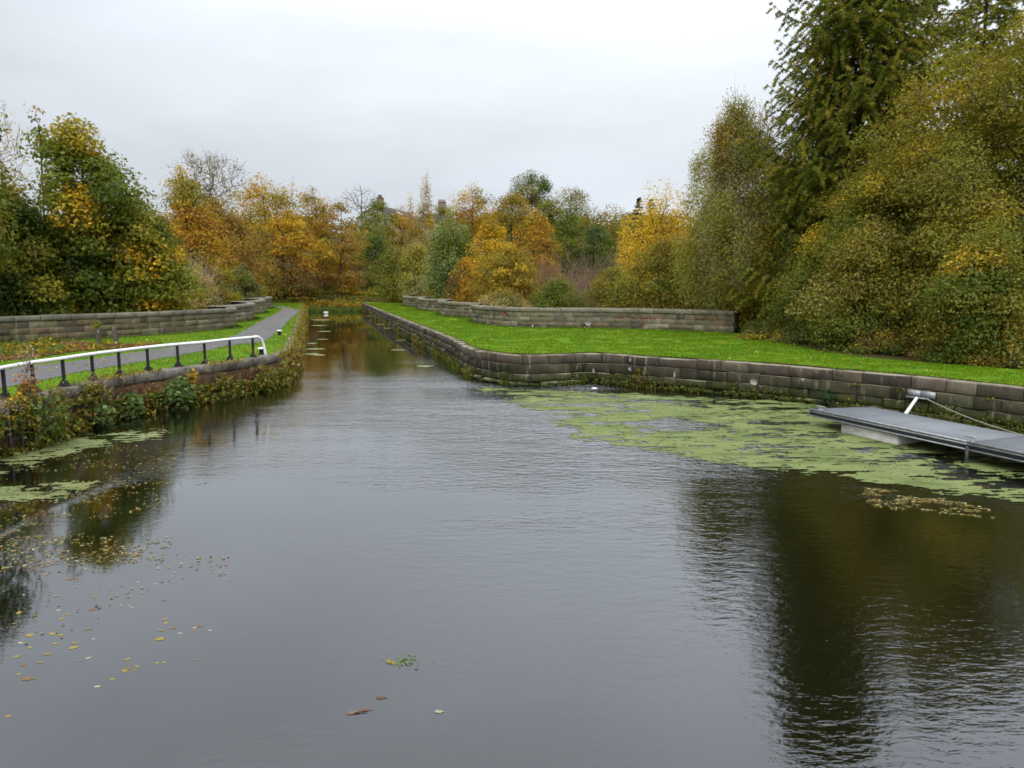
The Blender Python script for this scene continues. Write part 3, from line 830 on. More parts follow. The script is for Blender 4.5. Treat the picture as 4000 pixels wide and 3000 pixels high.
    m = MB(); a = np.array([pb[0], pb[1], z0 - .03]) + no * .12 - t * .1
    b = U(3541, 1616, dz - .02); b2 = A + e * np.dot(b - A, e) + n * (w + .03); b2[2] = dz - .03
    tube(m, [a, (a + b2) / 2, b2], .045, 12); m.build('strut', 'white_paint', root2, loc=o0)
    m = MB(); a = np.array([pb[0], pb[1], z0]) + no * .15 + t * .2; b = U(4040, 1712, dz)
    ks = np.linspace(0, 1, 14)[:, None]; P = a + (b - a) * ks; P[:, 2] -= .10 * np.sin(math.pi * ks[:, 0])
    tube(m, P, .016, 6); tag(m.build('mooring_rope', 'rope', loc=a), 'pale rope running from the wall bracket to the jetty', 'rope')
pontoon()

# ------------------------------------------------------------------ vegetation
def grow(base, targets, trunk, rng, step=.9):
    """skeleton: each target joins the nearest older node; returns node points, parents"""
    P = [np.array(base, float)]; par = [-1]
    for p in trunk: P.append(np.array(p, float)); par.append(len(P) - 2)
    P = list(P)
    arr = np.array(P)
    axis = arr.mean(0)
    order = np.argsort(np.linalg.norm(targets[:, :2] - axis[:2], axis=1) + .25 * np.abs(targets[:, 2] - arr[-1][2]))
    chains = [list(range(len(P)))]
    for k in order:
        t = targets[k]
        d = t - arr; L = np.linalg.norm(d, axis=1)
        cost = L + np.where(d[:, 2] < 0.25 * L, (0.25 * L - d[:, 2]) * 1.4, 0)
        i = int(np.argmin(cost)); a = arr[i]; Lk = L[i]
        n = max(1, min(5, int(Lk / step)))
        perp = rng.normal(size=3) * Lk * .10
        ch = [i]; new = []
        for m in range(1, n + 1):
            u = m / n
            q = a + (t - a) * u + perp * math.sin(math.pi * u) + np.array([0, 0, -.10 * Lk * math.sin(math.pi * u)])
            new.append(q); par.append(ch[-1]); ch.append(len(par) - 1)
        arr = np.vstack([arr, new]); chains.append(ch)
    return arr, np.array(par), chains
def branch_mesh(mb, arr, par, chains, rtip, rmax, sides=5, maxchains=10 ** 9):
    tips = np.zeros(len(arr)); has = np.zeros(len(arr), bool); has[par[par >= 0]] = True
    tips[~has] = 1
    for i in range(len(arr) - 1, 0, -1): tips[par[i]] += tips[i]
    r = np.minimum(rtip * np.maximum(tips, 1) ** .5, rmax)
    for k, ch in enumerate(chains[:maxchains]):
        if len(ch) < 2: continue
        rr = r[ch].copy()
        if k > 0: rr[0] = min(rr[0], rr[1] * 1.25)
        else:
            rr[0] *= 1.25
        tube(mb, arr[ch], rr, sides if k else sides + 3, caps=False)
def pick(pal, n, rng, u=None):
    cols = np.array([p[0] for p in pal], float); w = np.array([p[1] for p in pal], float); cw = np.cumsum(w / w.sum())
    if u is None: u = rng.random(n)
    return cols[np.minimum(np.searchsorted(cw, u), len(cols) - 1)]
def profile(w, shape):
    w = np.asarray(w, float)
    if shape == 'round': return np.sqrt(np.clip(1 - (2 * w - 1) ** 2, 0, 1)) * .98 + .02
    if shape == 'dome': return np.sqrt(np.clip(1 - (np.clip(w - .25, 0, 1) / .75) ** 2, 0, 1)) * (0.75 + .25 * smooth(w, 0, .3)) + .02
    if shape == 'egg': return np.sin(math.pi * np.clip(w, 0, 1) ** .72) ** .62 + .03
    if shape == 'cone': return (1 - w) ** .8 * (.55 + .45 * smooth(w, 0, .18)) + .03
    if shape == 'spire': return (1 - w ** 1.5) * .85 * (.7 + .3 * smooth(w, 0, .25)) + .05
    if shape == 'vase': return np.sin(math.pi * np.clip(w, 0, 1) ** 1.7 * .86) ** .8 + .06
    if shape == 'bush': return np.sqrt(np.clip(1 - w ** 2.2, 0, 1)) + .02
def crown_points(n, shape, rng, hollow=.45, lobe=.25):
    out = []
    ph = rng.random(5) * 6.28; fz = rng.random(5) * 6
    while len(out) < n:
        w = rng.random(n * 3); R_ = profile(w, shape)
        keep = rng.random(n * 3) < R_ / R_.max() * .9 + .08
        w = w[keep]; R_ = R_[keep]
        phi = rng.random(len(w)) * 2 * math.pi; rho = rng.random(len(w)) ** hollow
        k = 1 + lobe * (np.sin(2 * phi + ph[0] + fz[0] * w) * .5 + np.sin(3 * phi + ph[1] - fz[1] * w * 1.5) * .5 + np.sin(5 * phi + ph[2] + 7 * w) * .35)
        x = np.stack([R_ * rho * k * np.cos(phi), R_ * rho * k * np.sin(phi), w], 1)
        out += list(x)
    return np.array(out[:n])

def tree(name, label, cat, px, top, bottom, width, dist, pal, shape='egg', clumps=70, leaves=7000, ls=.3, seed=1, group=None, base=None, style='broad', bark='bark',
         patch=.35, flat=.6, rc=None, trunk_px=None, rtip=.03, rmax=.3, lobe=.25, hollow=.45, jitter=.09, squash=.85, stems=1, twig=0, yoff=0.0):
    """a tree measured in the photograph: centre column, top and bottom of the crown, width (2212 px frame) and its distance"""
    rng = np.random.default_rng(seed)
    ptop = at(px * S, top * S, dist); pbot = at(px * S, bottom * S, dist)
    Wm = width * S / F * dist
    cx, cy = ptop[0], dist
    tx = at((trunk_px or px) * S, bottom * S, dist)[0]
    gz = float(height(tx, cy)) if base is None else base
    z0 = max(pbot[2], gz + .05) if bottom is not None else gz
    z1 = ptop[2]; H = z1 - z0
    C = crown_points(clumps, shape, rng, hollow, lobe)
    T = np.stack([cx + C[:, 0] * Wm / 2 * .98, cy + C[:, 1] * Wm / 2 * .98 * squash, z0 + C[:, 2] * H * .97], 1)
    T[np.argmax(T[:, 2])] = [cx + rng.normal(0, .03) * Wm, cy, z1 - .02 * H]
    root = empty(name, (tx, cy, gz), label, cat, group)
    loc = np.array([tx, cy, gz])
    def twigs(mb, T, n):
        b = T[rng.integers(0, len(T), n)]
        out = norm(b - np.array([cx, cy, z0 + .2 * H])) + rng.normal(0, .35, (n, 3)) + np.array([0, 0, .35])
        ln = rng.uniform(.5, 1.2, n) * Wm * .085
        for k in range(n): tube(mb, [b[k], b[k] + out[k] * ln[k] * .5, b[k] + out[k] * ln[k] + rng.normal(0, .08, 3) * ln[k]], [rtip * .6, rtip * .4, rtip * .15], 3, caps=False)
    # trunk and limbs
    th = z0 + H * (.62 if style != 'bare' else .35)
    mb = MB()
    st = []
    if stems == 1:
        trunk = [np.array([tx + (cx - tx) * u + rng.normal(0, .012) * H * u, cy + rng.normal(0, .012) * H * u, gz + (th - gz) * u]) for u in np.linspace(.12, 1, 7)]
        arr, par, ch = grow((tx, cy, gz - .2), T, trunk, rng)
        branch_mesh(mb, arr, par, ch, rtip, rmax)
    else:
        lab = np.argmin(np.abs(T[:, None, 0] - np.linspace(cx - Wm * .35, cx + Wm * .35, stems)[None, :]), 1)
        for s in range(stems):
            Ts = T[lab == s]
            if len(Ts) < 2: continue
            bx = tx + (s - (stems - 1) / 2) * Wm * .07; tp = Ts.mean(0)
            trunk = [np.array([bx + (tp[0] - bx) * u ** 1.3, cy + (tp[1] - cy) * u, gz + (tp[2] - gz) * u]) for u in np.linspace(.15, .9, 5)]
            arr, par, ch = grow((bx, cy, gz - .2), Ts, trunk, rng)
            branch_mesh(mb, arr, par, ch, rtip, rmax)
            if twig: twigs(mb, Ts, twig // stems)
            if s < stems - 1: mb.build('stem', bark, root, loc=loc, smooth_shade=True); mb = MB()
    if twig and stems == 1: twigs(mb, T, twig)
    mb.build('trunk' if stems == 1 else 'stem', bark, root, loc=loc, smooth_shade=True)
    if leaves <= 0: return root
    mb = MB()
    rc = rc if rc else Wm * .11
    leaves = int(leaves * (1.55 if ls > .155 else 1.3))
    nper = rng.multinomial(leaves, np.ones(len(T)) / len(T) * 1.0)
    idx = np.repeat(np.arange(len(T)), nper)
    n = len(idx)
    csz = rng.uniform(.7, 1.3, len(T))[idx][:, None]
    g = rng.normal(size=(n, 3)).clip(-1.7, 1.7)
    if style == 'weep':
        off = g * np.array([rc * .45, rc * .45, rc * .4]) * csz; off[:, 2] -= np.abs(rng.normal(0, 1, n)).clip(0, 2) * rc * 1.5
    elif style == 'upright':
        off = g * np.array([rc * .5, rc * .5, rc * 1.2]) * csz
    else:
        r = np.minimum(np.linalg.norm(g, axis=1, keepdims=True), 1.9)
        off = norm(g) * r * np.array([rc, rc, rc * flat]) * csz * .72
        off[:, 2] -= (off[:, 0] ** 2 + off[:, 1] ** 2) / (rc * 3.0)
    P = T[idx] + off
    lowest = gz + .05
    P[:, 2] = np.maximum(P[:, 2], lowest + rng.random(n) * .3)
    # colour: patches of the palette across the crown, with the leaves varying round them
    u0 = fbm(T[:, 0] / (Wm * patch) + seed, (T[:, 2] + .6 * T[:, 1]) / (Wm * patch), seed, 3)
    u0 = np.clip((u0 - .5) * 2.1 + .5 + rng.normal(0, .09, len(T)), 0, .999)
    c = pick(pal, n, rng, np.clip(u0[idx] + rng.normal(0, .05, n), 0, .999)) * 1.17
    c = c * (1 + rng.normal(0, jitter, (n, 1))).clip(.45, 1.7) * (1 + rng.normal(0, .06, (n, 3)))
    c = np.clip(c, .004, .8)
    outw = norm(P - np.array([cx, cy, z0 + H * .3]))
    nr = rng.normal(size=(n, 3)) * .55 + outw * .4 + norm(off) * .45 + np.array([0, 0, .5])
    L = ls * .8 * rng.uniform(.65, 1.35, n)
    tg = None
    if style in ('weep',): tg = rng.normal(size=(n, 3)) * .5 + np.array([0, 0, -1.0])
    leaf_quads(mb, P, L, L * rng.uniform(.5, .75, n), nr, rng, c, tang=tg)
    mb.build('crown', 'leaf', root, loc=loc)
    return root

# palettes (leaf albedo)
G0 = (.050, .075, .010); G1 = (.088, .125, .014); G2 = (.135, .165, .020); OL = (.175, .165, .022); OG = (.225, .185, .024); YG = (.30, .265, .026); Y1 = (.47, .325, .020); Y2 = (.56, .40, .032)
O1 = (.385, .22, .016); O2 = (.30, .165, .018); BR = (.265, .165, .030); BR2 = (.165, .105, .028); RED = (.30, .085, .018); STR = (.38, .30, .12); BG = (.085, .125, .045); GR_ = (.205, .185, .080); SIL = (.30, .29, .11)
def P_(*a): return [(c, w) for c, w in a]
MAPLE = P_((G0, .4), (G1, 2), (G2, 3), ((.18, .21, .02), 3), (OL, 1), (YG, 2.2), (Y1, 1.3), (O1, .2))
OLIVE = P_((G2, 1), (OL, 3), (OG, 3), (YG, 1.2), (Y1, .5))
GOLD = P_((G1, .8), (G2, 2.4), ((.17, .18, .022), 3), (OL, 2), (OG, 1.6), (YG, 1.2), (Y1, .25))
ORNG = P_((OL, 1.2), (BR, 1.5), (OG, 1.5), (Y1, 1), (O1, 2.2), (O2, .8))
YELO = P_((OL, .8), (OG, 2), (YG, 1), (Y1, 2.4), (O1, 1))
BRWN = P_((BR2, 1), (BR, 3), (OG, 1), (O2, 1.2))
WILW = P_((G1, 1), (BG, 2), (G2, 3), ((.18, .22, .07), 2.6))
DKGR = P_((G0, 2), (BG, 2), (G1, 2))
GREY = P_((GR_, 2), (OL, 1), (BR2, 1), (STR, .6))

T = tree
# --- left side, behind the parapet
T('maple_tree', 'tall green maple with yellow patches leaning over the left parapet', 'tree', 160, 258, 700, 270, 47, MAPLE, 'egg', 150, 26000, .30, 101, 'trees behind the left parapet', rc=.95, patch=.2, lobe=.42, rmax=.28)
T('maple_tree', 'lower green maple with golden leaf tips beside the straw coloured bushes', 'tree', 292, 425, 690, 180, 49, MAPLE, 'dome', 110, 17000, .28, 102, 'trees behind the left parapet', rc=.95, patch=.25, lobe=.25)
T('maple_tree', 'dark olive maple cut by the left picture edge', 'tree', 5, 365, 700, 175, 43, P_((G0, 2), (G1, 3), (G2, 2), (OL, 2), (YG, .5)), 'dome', 100, 15000, .28, 103, 'trees behind the left parapet', rc=.95, patch=.3)
T('leafy_sapling', 'thin leafy shoot rising above the tall green maple', 'tree', 80, 232, 330, 42, 46, P_((OG, 1), (BR, 1), (G2, 1)), 'spire', 12, 170, .24, 104, 'trees behind the left parapet', base=2.0, rc=.35, rtip=.018, hollow=.8)
T('tall_tree', 'tall tree beyond the left picture edge, mirrored dark in the water', 'tree', -185, 60, 690, 250, 37, P_((G0, 2), (G1, 2), (OL, 1.5)), 'egg', 120, 12000, .3, 99, 'trees behind the left parapet', rc=1.0)
T('bare_tree', 'pale bare birch with a few yellow leaves at the left picture edge', 'tree', -12, 200, 430, 120, 52, P_((STR, 2), (Y1, 1)), 'egg', 170, 500, .2, 105, 'trees behind the left parapet', style='bare', bark='pale_bark', rtip=.014, rc=.9, twig=420)
T('autumn_tree', 'orange brown tree just behind the left maples', 'tree', 400, 385, 640, 130, 75, ORNG, 'egg', 90, 7500, .34, 106, 'autumn trees on the left bank', rc=1.1)
T('bare_tree', 'spreading nearly bare tree with a rounded top on the skyline', 'tree', 450, 333, 470, 168, 118, P_((BR2, 2), (OG, 1.4), (OL, .6)), 'vase', 260, 1300, .34, 107, 'trees on the left skyline', style='bare', bark='twig', rtip=.024, rmax=.42, rc=1.0, twig=500, base=9.0, lobe=.12, hollow=.55)
T('autumn_tree', 'small golden crown in front of the nearly bare skyline tree', 'tree', 388, 358, 450, 66, 105, YELO, 'dome', 40, 1700, .36, 108, 'trees on the left skyline', rc=.9)
T('ivy_tree', 'dark ivy covered stem at the foot of the bare skyline tree', 'tree', 452, 402, 460, 42, 117.0, DKGR, 'cone', 24, 900, .36, 109, 'trees on the left skyline', rc=.8)
T('autumn_tree', 'broad dull brown tree left of the golden dome', 'tree', 470, 425, 655, 185, 98, P_((BR2, 1), (BR, 3), (OG, 2), (O1, .7)), 'egg', 120, 10500, .38, 110, 'autumn trees on the left bank', rc=1.35)
T('autumn_tree', 'golden domed tree rising behind the bank with airy top twigs', 'tree', 572, 378, 560, 170, 128, YELO, 'dome', 120, 8200, .42, 111, 'autumn trees on the left bank', rc=1.5, twig=160)
T('autumn_tree', 'amber tree with a dark forked trunk in the middle of the left bank', 'tree', 610, 430, 622, 150, 118, ORNG, 'egg', 85, 6200, .40, 112, 'autumn trees on the left bank', rc=1.3, rtip=.05, flat=.4)
T('autumn_tree', 'small upright amber crown between the golden dome and the willows', 'tree', 680, 408, 500, 70, 140, P_((BR, 2), (OG, 2), (O1, 2), (OL, 1)), 'round', 45, 2200, .42, 113, 'autumn trees on the left bank', rc=1.2)
T('autumn_tree', 'dark amber tree with layered boughs left of the dark willow', 'tree', 735, 428, 620, 110, 122, P_((BR, 3), (OG, 2), (O1, 2), (BR2, 1.4)), 'egg', 75, 5400, .4, 114, 'autumn trees on the left bank', rc=1.2, flat=.38)
T('autumn_tree', 'brown leafed thicket tree above the end of the path', 'tree', 610, 530, 641, 160, 118, P_((BR2, 3), (BR, 2), (OG, .8)), 'bush', 80, 5200, .34, 115, 'autumn trees on the left bank', rc=1.2)
T('autumn_tree', 'dim brown undergrowth tree at the far canal bend', 'tree', 720, 545, 638, 130, 133, P_((BR2, 3), (BR, 1.5), (OL, .8), (O2, .5)), 'bush', 70, 4600, .34, 116, 'autumn trees on the left bank', rc=1.2)
T('autumn_tree', 'small bright yellow sapling among the brown thicket', 'tree', 700, 515, 585, 58, 127, P_((Y1, 2), (YG, 2), (OG, 1)), 'dome', 22, 700, .34, 117, 'autumn trees on the left bank', rc=.8, flat=.35)
T('willow_tree', 'dark green willow with a smooth rounded head at the canal end', 'tree', 818, 466, 640, 80, 132, WILW, 'egg', 75, 6000, .38, 118, 'willows by the canal', style='weep', rc=1.15)
T('willow_tree', 'paler green tree top above the dark green willow', 'tree', 815, 433, 520, 80, 150, P_((G1, 1), (G2, 2), (OL, 1.5)), 'dome', 50, 3200, .42, 119, 'willows by the canal', rc=1.3)
T('bare_tree', 'small bare tree on the skyline left of the chimneys', 'tree', 780, 400, 455, 72, 190, P_((BR2, 1), (BR, 1)), 'dome', 120, 60, .3, 120, 'trees on the left skyline', style='bare', bark='twig', rtip=.035, twig=220)
T('autumn_tree', 'orange tree in front of the slate roof', 'tree', 866, 448, 530, 66, 170, ORNG, 'egg', 45, 2400, .42, 121, 'autumn trees beyond the canal', rc=1.2)
# shrubs behind the left parapet
T('shrub', 'straw coloured shrub of dry stems behind the left parapet', 'shrub', 420, 578, 668, 100, 63, P_((STR, 3), (YG, 1.5), (GR_, .6)), 'bush', 60, 3400, .2, 130, 'shrubs behind the left parapet', rc=.5, stems=3, rtip=.012, twig=90, bark='straw_twig')
T('shrub', 'grey straw shrub nearest the maple behind the parapet', 'shrub', 392, 598, 668, 56, 56, P_((STR, 3), (GR_, 1), (OG, .6)), 'bush', 36, 1500, .17, 131, 'shrubs behind the left parapet', rc=.4, stems=3, rtip=.01, twig=60, bark='straw_twig')
T('shrub', 'round soft green shrub near the bowed end of the left parapet', 'shrub', 522, 570, 662, 78, 94, P_((G2, 2), ((.17, .19, .06), 3), (OL, 1)), 'bush', 60, 4600, .24, 132, 'shrubs behind the left parapet', rc=.55, stems=3, rtip=.014)
T('shrub', 'yellowish green shrub between straw shrub and round green shrub', 'shrub', 480, 572, 662, 60, 81, P_((YG, 2), (OG, 2), (OL, 1)), 'bush', 45, 2600, .22, 133, 'shrubs behind the left parapet', rc=.45, stems=3, rtip=.012)
T('fern_clump', 'rust red dead fern clump above the left parapet coping', 'fern', 462, 628, 668, 34, 76, P_((RED, 2), (O2, 2), (BR, 1)), 'bush', 22, 800, .15, 134, 'shrubs behind the left parapet', rc=.22, stems=2, rtip=.01)
T('shrub', 'thin yellow leaved sprig at the far end of the left parapet', 'shrub', 568, 600, 656, 26, 108, P_((Y1, 1), (YG, 2), (G2, 1)), 'spire', 16, 240, .2, 135, 'shrubs behind the left parapet', rc=.35, rtip=.012)

# --- beyond the end of the canal
T('shrub', 'yellow flecked bush on the grassy bank at the canal end', 'shrub', 705, 640, 658, 80, 126, P_((OG, 2), (Y1, 1.5), (G2, 1.5), (BR, 1)), 'bush', 30, 1300, .3, 140, 'bushes on the far bank', rc=.55)
T('shrub', 'rusty bush on the far bank straight above the swan', 'shrub', 770, 641, 658, 64, 125, P_((BR, 2), (O2, 1), (Y1, 1), (G2, 1)), 'bush', 26, 1100, .3, 141, 'bushes on the far bank', rc=.5)
T('shrub', 'yellow bush at the far bank beside the olive conical tree', 'shrub', 800, 634, 656, 46, 124, P_((Y1, 2), (YG, 2), (G2, 1)), 'bush', 22, 900, .3, 142, 'bushes on the far bank', rc=.5)
T('shrub', 'green bramble bank below the brown thicket', 'shrub', 745, 612, 650, 100, 130, P_((G1, 2), (G2, 2), (OL, 2), (OG, .6)), 'bush', 40, 1900, .32, 143, 'bushes on the far bank', rc=.7)
T('shrub', 'low olive bush beyond the end of the path', 'shrub', 635, 630, 655, 80, 122, P_((OL, 2), (BR, 1.5), (G2, 1)), 'bush', 30, 1400, .3, 144, 'bushes on the far bank', rc=.6)

# --- centre, behind the right parapet
T('poplar_tree', 'olive conical tree at the far end of the lawn', 'tree', 850, 520, 655, 86, 114, P_((OL, 3), (G2, 2), (OG, 1.4)), 'egg', 75, 5600, .32, 150, 'trees behind the right parapet', rc=1.0, lobe=.15)
T('poplar_tree', 'silvery yellow green tree above the far end of the right parapet', 'tree', 897, 522, 650, 66, 106, P_((SIL, 3), (YG, 1.5), (OL, 1)), 'egg', 65, 4600, .30, 151, 'trees behind the right parapet', rc=.85, lobe=.12)
T('birch_tree', 'slender golden birch pointing above the skyline between the chimneys', 'tree', 916, 380, 545, 66, 150, P_((STR, 2), (OG, 2), (Y1, 1)), 'spire', 60, 3300, .34, 152, 'trees behind the right parapet', style='upright', rc=.9, bark='pale_bark')
T('birch_tree', 'short golden birch just left of the slender birch', 'tree', 888, 428, 540, 40, 152, P_((STR, 2), (Y1, 2), (OG, 1)), 'spire', 36, 1700, .34, 153, 'trees behind the right parapet', style='upright', rc=.8, bark='pale_bark')
T('willow_tree', 'large rounded green willow right of the silvery tree', 'tree', 972, 452, 640, 128, 98, P_((G1, .8), (G2, 3), ((.20, .245, .07), 4), (BG, .6)), 'dome', 120, 12500, .32, 154, 'willows by the canal', style='weep', rc=1.15, lobe=.15)
T('autumn_tree', 'golden tree with a rounded head right of the large green willow', 'tree', 1062, 475, 660, 108, 94, P_((Y1, 3), (O1, 2), (OG, 1), (BR, .6)), 'egg', 95, 8200, .32, 155, 'trees behind the right parapet', rc=1.0)
T('autumn_tree', 'copper brown tree with a rounded head in the valley', 'tree', 1155, 458, 650, 110, 96, P_((BR, 2), (O2, 2), (O1, 1.6), (OG, .8)), 'egg', 95, 8200, .32, 156, 'trees behind the right parapet', rc=1.0)
T('autumn_tree', 'yellow olive tree bushy to the ground in front of the golden and copper heads', 'tree', 1100, 528, 668, 140, 80, P_((OG, 3), (Y1, 1.6), (OL, 2), (O1, .7)), 'dome', 100, 9000, .28, 157, 'trees behind the right parapet', rc=.95, flat=.45)
T('autumn_tree', 'orange spotted small tree below the large green willow', 'tree', 1005, 560, 662, 70, 84, P_((O1, 2), (BR, 1.5), (Y1, 1), (BR2, 1)), 'dome', 50, 2800, .28, 158, 'trees behind the right parapet', rc=.75, flat=.45)
T('autumn_tree', 'row top of orange trees under the skyline right of the chimney pots', 'tree', 1020, 398, 500, 88, 150, ORNG, 'dome', 70, 3900, .40, 159, 'trees beyond the valley', rc=1.3, twig=60)
T('autumn_tree', 'amber tree below the dark green skyline crown', 'tree', 1105, 420, 500, 100, 140, P_((OG, 2), (O1, 2), (BR, 1), (OL, 1)), 'dome', 75, 4800, .40, 160, 'trees beyond the valley', rc=1.3)
T('oak_tree', 'dark green crown standing highest on the middle skyline', 'tree', 1150, 372, 450, 96, 165, P_((G0, 1), (G1, 2), (OL, 1.6)), 'dome', 70, 4600, .42, 161, 'trees beyond the valley', rc=1.3)
T('autumn_tree', 'grey olive crown with bare twigs right of the dark skyline crown', 'tree', 1232, 408, 500, 108, 155, P_((GR_, 2), (OL, 2), (OG, .7)), 'dome', 75, 4200, .38, 162, 'trees beyond the valley', rc=1.3, twig=260, rtip=.025)
T('autumn_tree', 'olive green rounded crown in the middle distance', 'tree', 1185, 432, 540, 80, 135, P_((G2, 2), (OL, 2)), 'dome', 60, 3900, .38, 163, 'trees beyond the valley', rc=1.1)
T('autumn_tree', 'olive amber crown directly below the chimney stack with red pots', 'tree', 955, 441, 545, 84, 170, P_((OL, 2), (OG, 2), (GR_, 1), (O1, .6)), 'dome', 50, 3000, .42, 171, 'trees beyond the valley', rc=1.3)
T('alder_tree', 'blue green alder left of its twin', 'tree', 1235, 448, 600, 82, 108, P_((BG, 3), (G1, 2), (G2, .8)), 'egg', 75, 5600, .32, 164, 'alders in the valley', rc=.95)
T('alder_tree', 'blue green alder nearer the dark spruces', 'tree', 1298, 466, 610, 76, 106, P_((BG, 3), (G1, 1.5), (G2, .8)), 'egg', 70, 5000, .32, 165, 'alders in the valley', rc=.9)
T('autumn_tree', 'brown olive crown on the hill left of the spruces', 'tree', 1325, 446, 570, 118, 160, P_((OL, 2), (BR, 1), (OG, 2), (GR_, 1)), 'dome', 80, 4800, .42, 166, 'trees beyond the valley', rc=1.5)
T('autumn_tree', 'russet tree below the spruces', 'tree', 1365, 520, 620, 76, 112, P_((BR, 2), (O2, 1.4), (OL, 1.4)), 'dome', 50, 3000, .34, 167, 'trees beyond the valley', rc=.95)
T('shrub', 'rounded green shrub behind the middle of the right parapet', 'shrub', 1205, 602, 672, 108, 58, P_((G1, 2), (G2, 2), (OL, .8)), 'bush', 80, 6000, .17, 168, 'shrubs behind the right parapet', rc=.55, stems=3, rtip=.014)
T('shrub', 'pale straw brambles behind the nearest bowed bay', 'shrub', 1090, 630, 672, 110, 62, P_((STR, 2), (GR_, 2), (OL, 1)), 'bush', 50, 2400, .17, 169, 'shrubs behind the right parapet', rc=.5, stems=4, rtip=.01, twig=150, bark='twig')
T('shrub', 'small orange shrub above the second parapet bay', 'shrub', 932, 600, 652, 36, 97, P_((O1, 2), (Y1, 1), (STR, 1)), 'spire', 24, 800, .22, 170, 'shrubs behind the right parapet', rc=.4)
T('shrub', 'yellowing olive bush with spread stems left of the thicket of trunks', 'shrub', 1330, 580, 672, 120, 57, P_((OL, 3), (OG, 2), (YG, 1)), 'bush', 90, 6800, .17, 171, 'shrubs behind the right parapet', rc=.6, stems=4, rtip=.014)
T('sallow_tree', 'yellow green sallow with dark forked stems behind the parapet', 'tree', 1440, 520, 672, 170, 54, P_((OL, 3), (OG, 2.4), (YG, 1.4), (G2, 1)), 'dome', 120, 11500, .18, 172, 'shrubs behind the right parapet', rc=.75, stems=4, rtip=.022, rmax=.12)
T('sallow_tree', 'drooping olive sallow between the forked sallow and the parapet end', 'tree', 1555, 470, 690, 150, 52, P_((OL, 3), (OG, 2), (BR, .8), (GR_, 1)), 'egg', 110, 10500, .17, 173, 'shrubs behind the right parapet', style='weep', rc=.7, stems=3, rtip=.02, rmax=.12)
T('poplar_tree', 'bright yellow poplar right of the dark spruces', 'tree', 1440, 416, 650, 190, 74, P_((Y1, 2), (Y2, 3), (YG, .8), (O1, .4)), 'dome', 130, 13000, .24, 174, 'trees behind the right parapet', rc=.95, style='upright')

# bare mauve thicket
def thicket(px, top, bottom, width, dist, label, seed, mat='mauve_twig', n=520):
    rng = np.random.default_rng(seed)
    p0 = at(px * S, top * S, dist); Wm = width * S / F * dist; gz = float(height(p0[0], dist)); pb = at(px * S, bottom * S, dist)
    root = empty('bare_thicket', (p0[0], dist, gz), label, 'thicket', 'bare thickets in the valley')
    mb = MB()
    for k in range(n):
        bx = p0[0] + rng.uniform(-.5, .5) * Wm; by = dist + rng.uniform(-.25, .25) * Wm
        hh = (p0[2] - gz) * rng.uniform(.55, 1.0) * (1 - .5 * abs(bx - p0[0]) / Wm); ln = rng.normal(0, .12, 2) * hh
        u = np.linspace(0, 1, 4)[:, None]
        P = np.array([bx, by, gz]) + np.array([ln[0], ln[1], hh]) * u + rng.normal(0, .05, (4, 3)) * hh * u
        tube(mb, P, [.03, .025, .018, .008], 3, caps=False)
        for j in range(4):
            a = P[1 + j % 3] + (P[min(2 + j % 3, 3)] - P[1 + j % 3]) * rng.random(); d = rng.normal(0, 1, 3) * .9 + np.array([0, 0, 1.0])
            tube(mb, [a, a + d * .4, a + d * rng.uniform(.7, 1.0)], [.016, .012, .005], 3, caps=False)
    mb.build('stems', mat, root, loc=(p0[0], dist, gz))
thicket(1215, 545, 640, 150, 86, 'leafless mauve brown thicket below the blue green alders', 180)
thicket(1300, 560, 640, 110, 80, 'leafless brown thicket left of the yellow poplar', 181)
thicket(410, 560, 640, 90, 66, 'pale dry twiggy thicket behind the straw coloured shrubs', 182, 'straw_twig', 260)

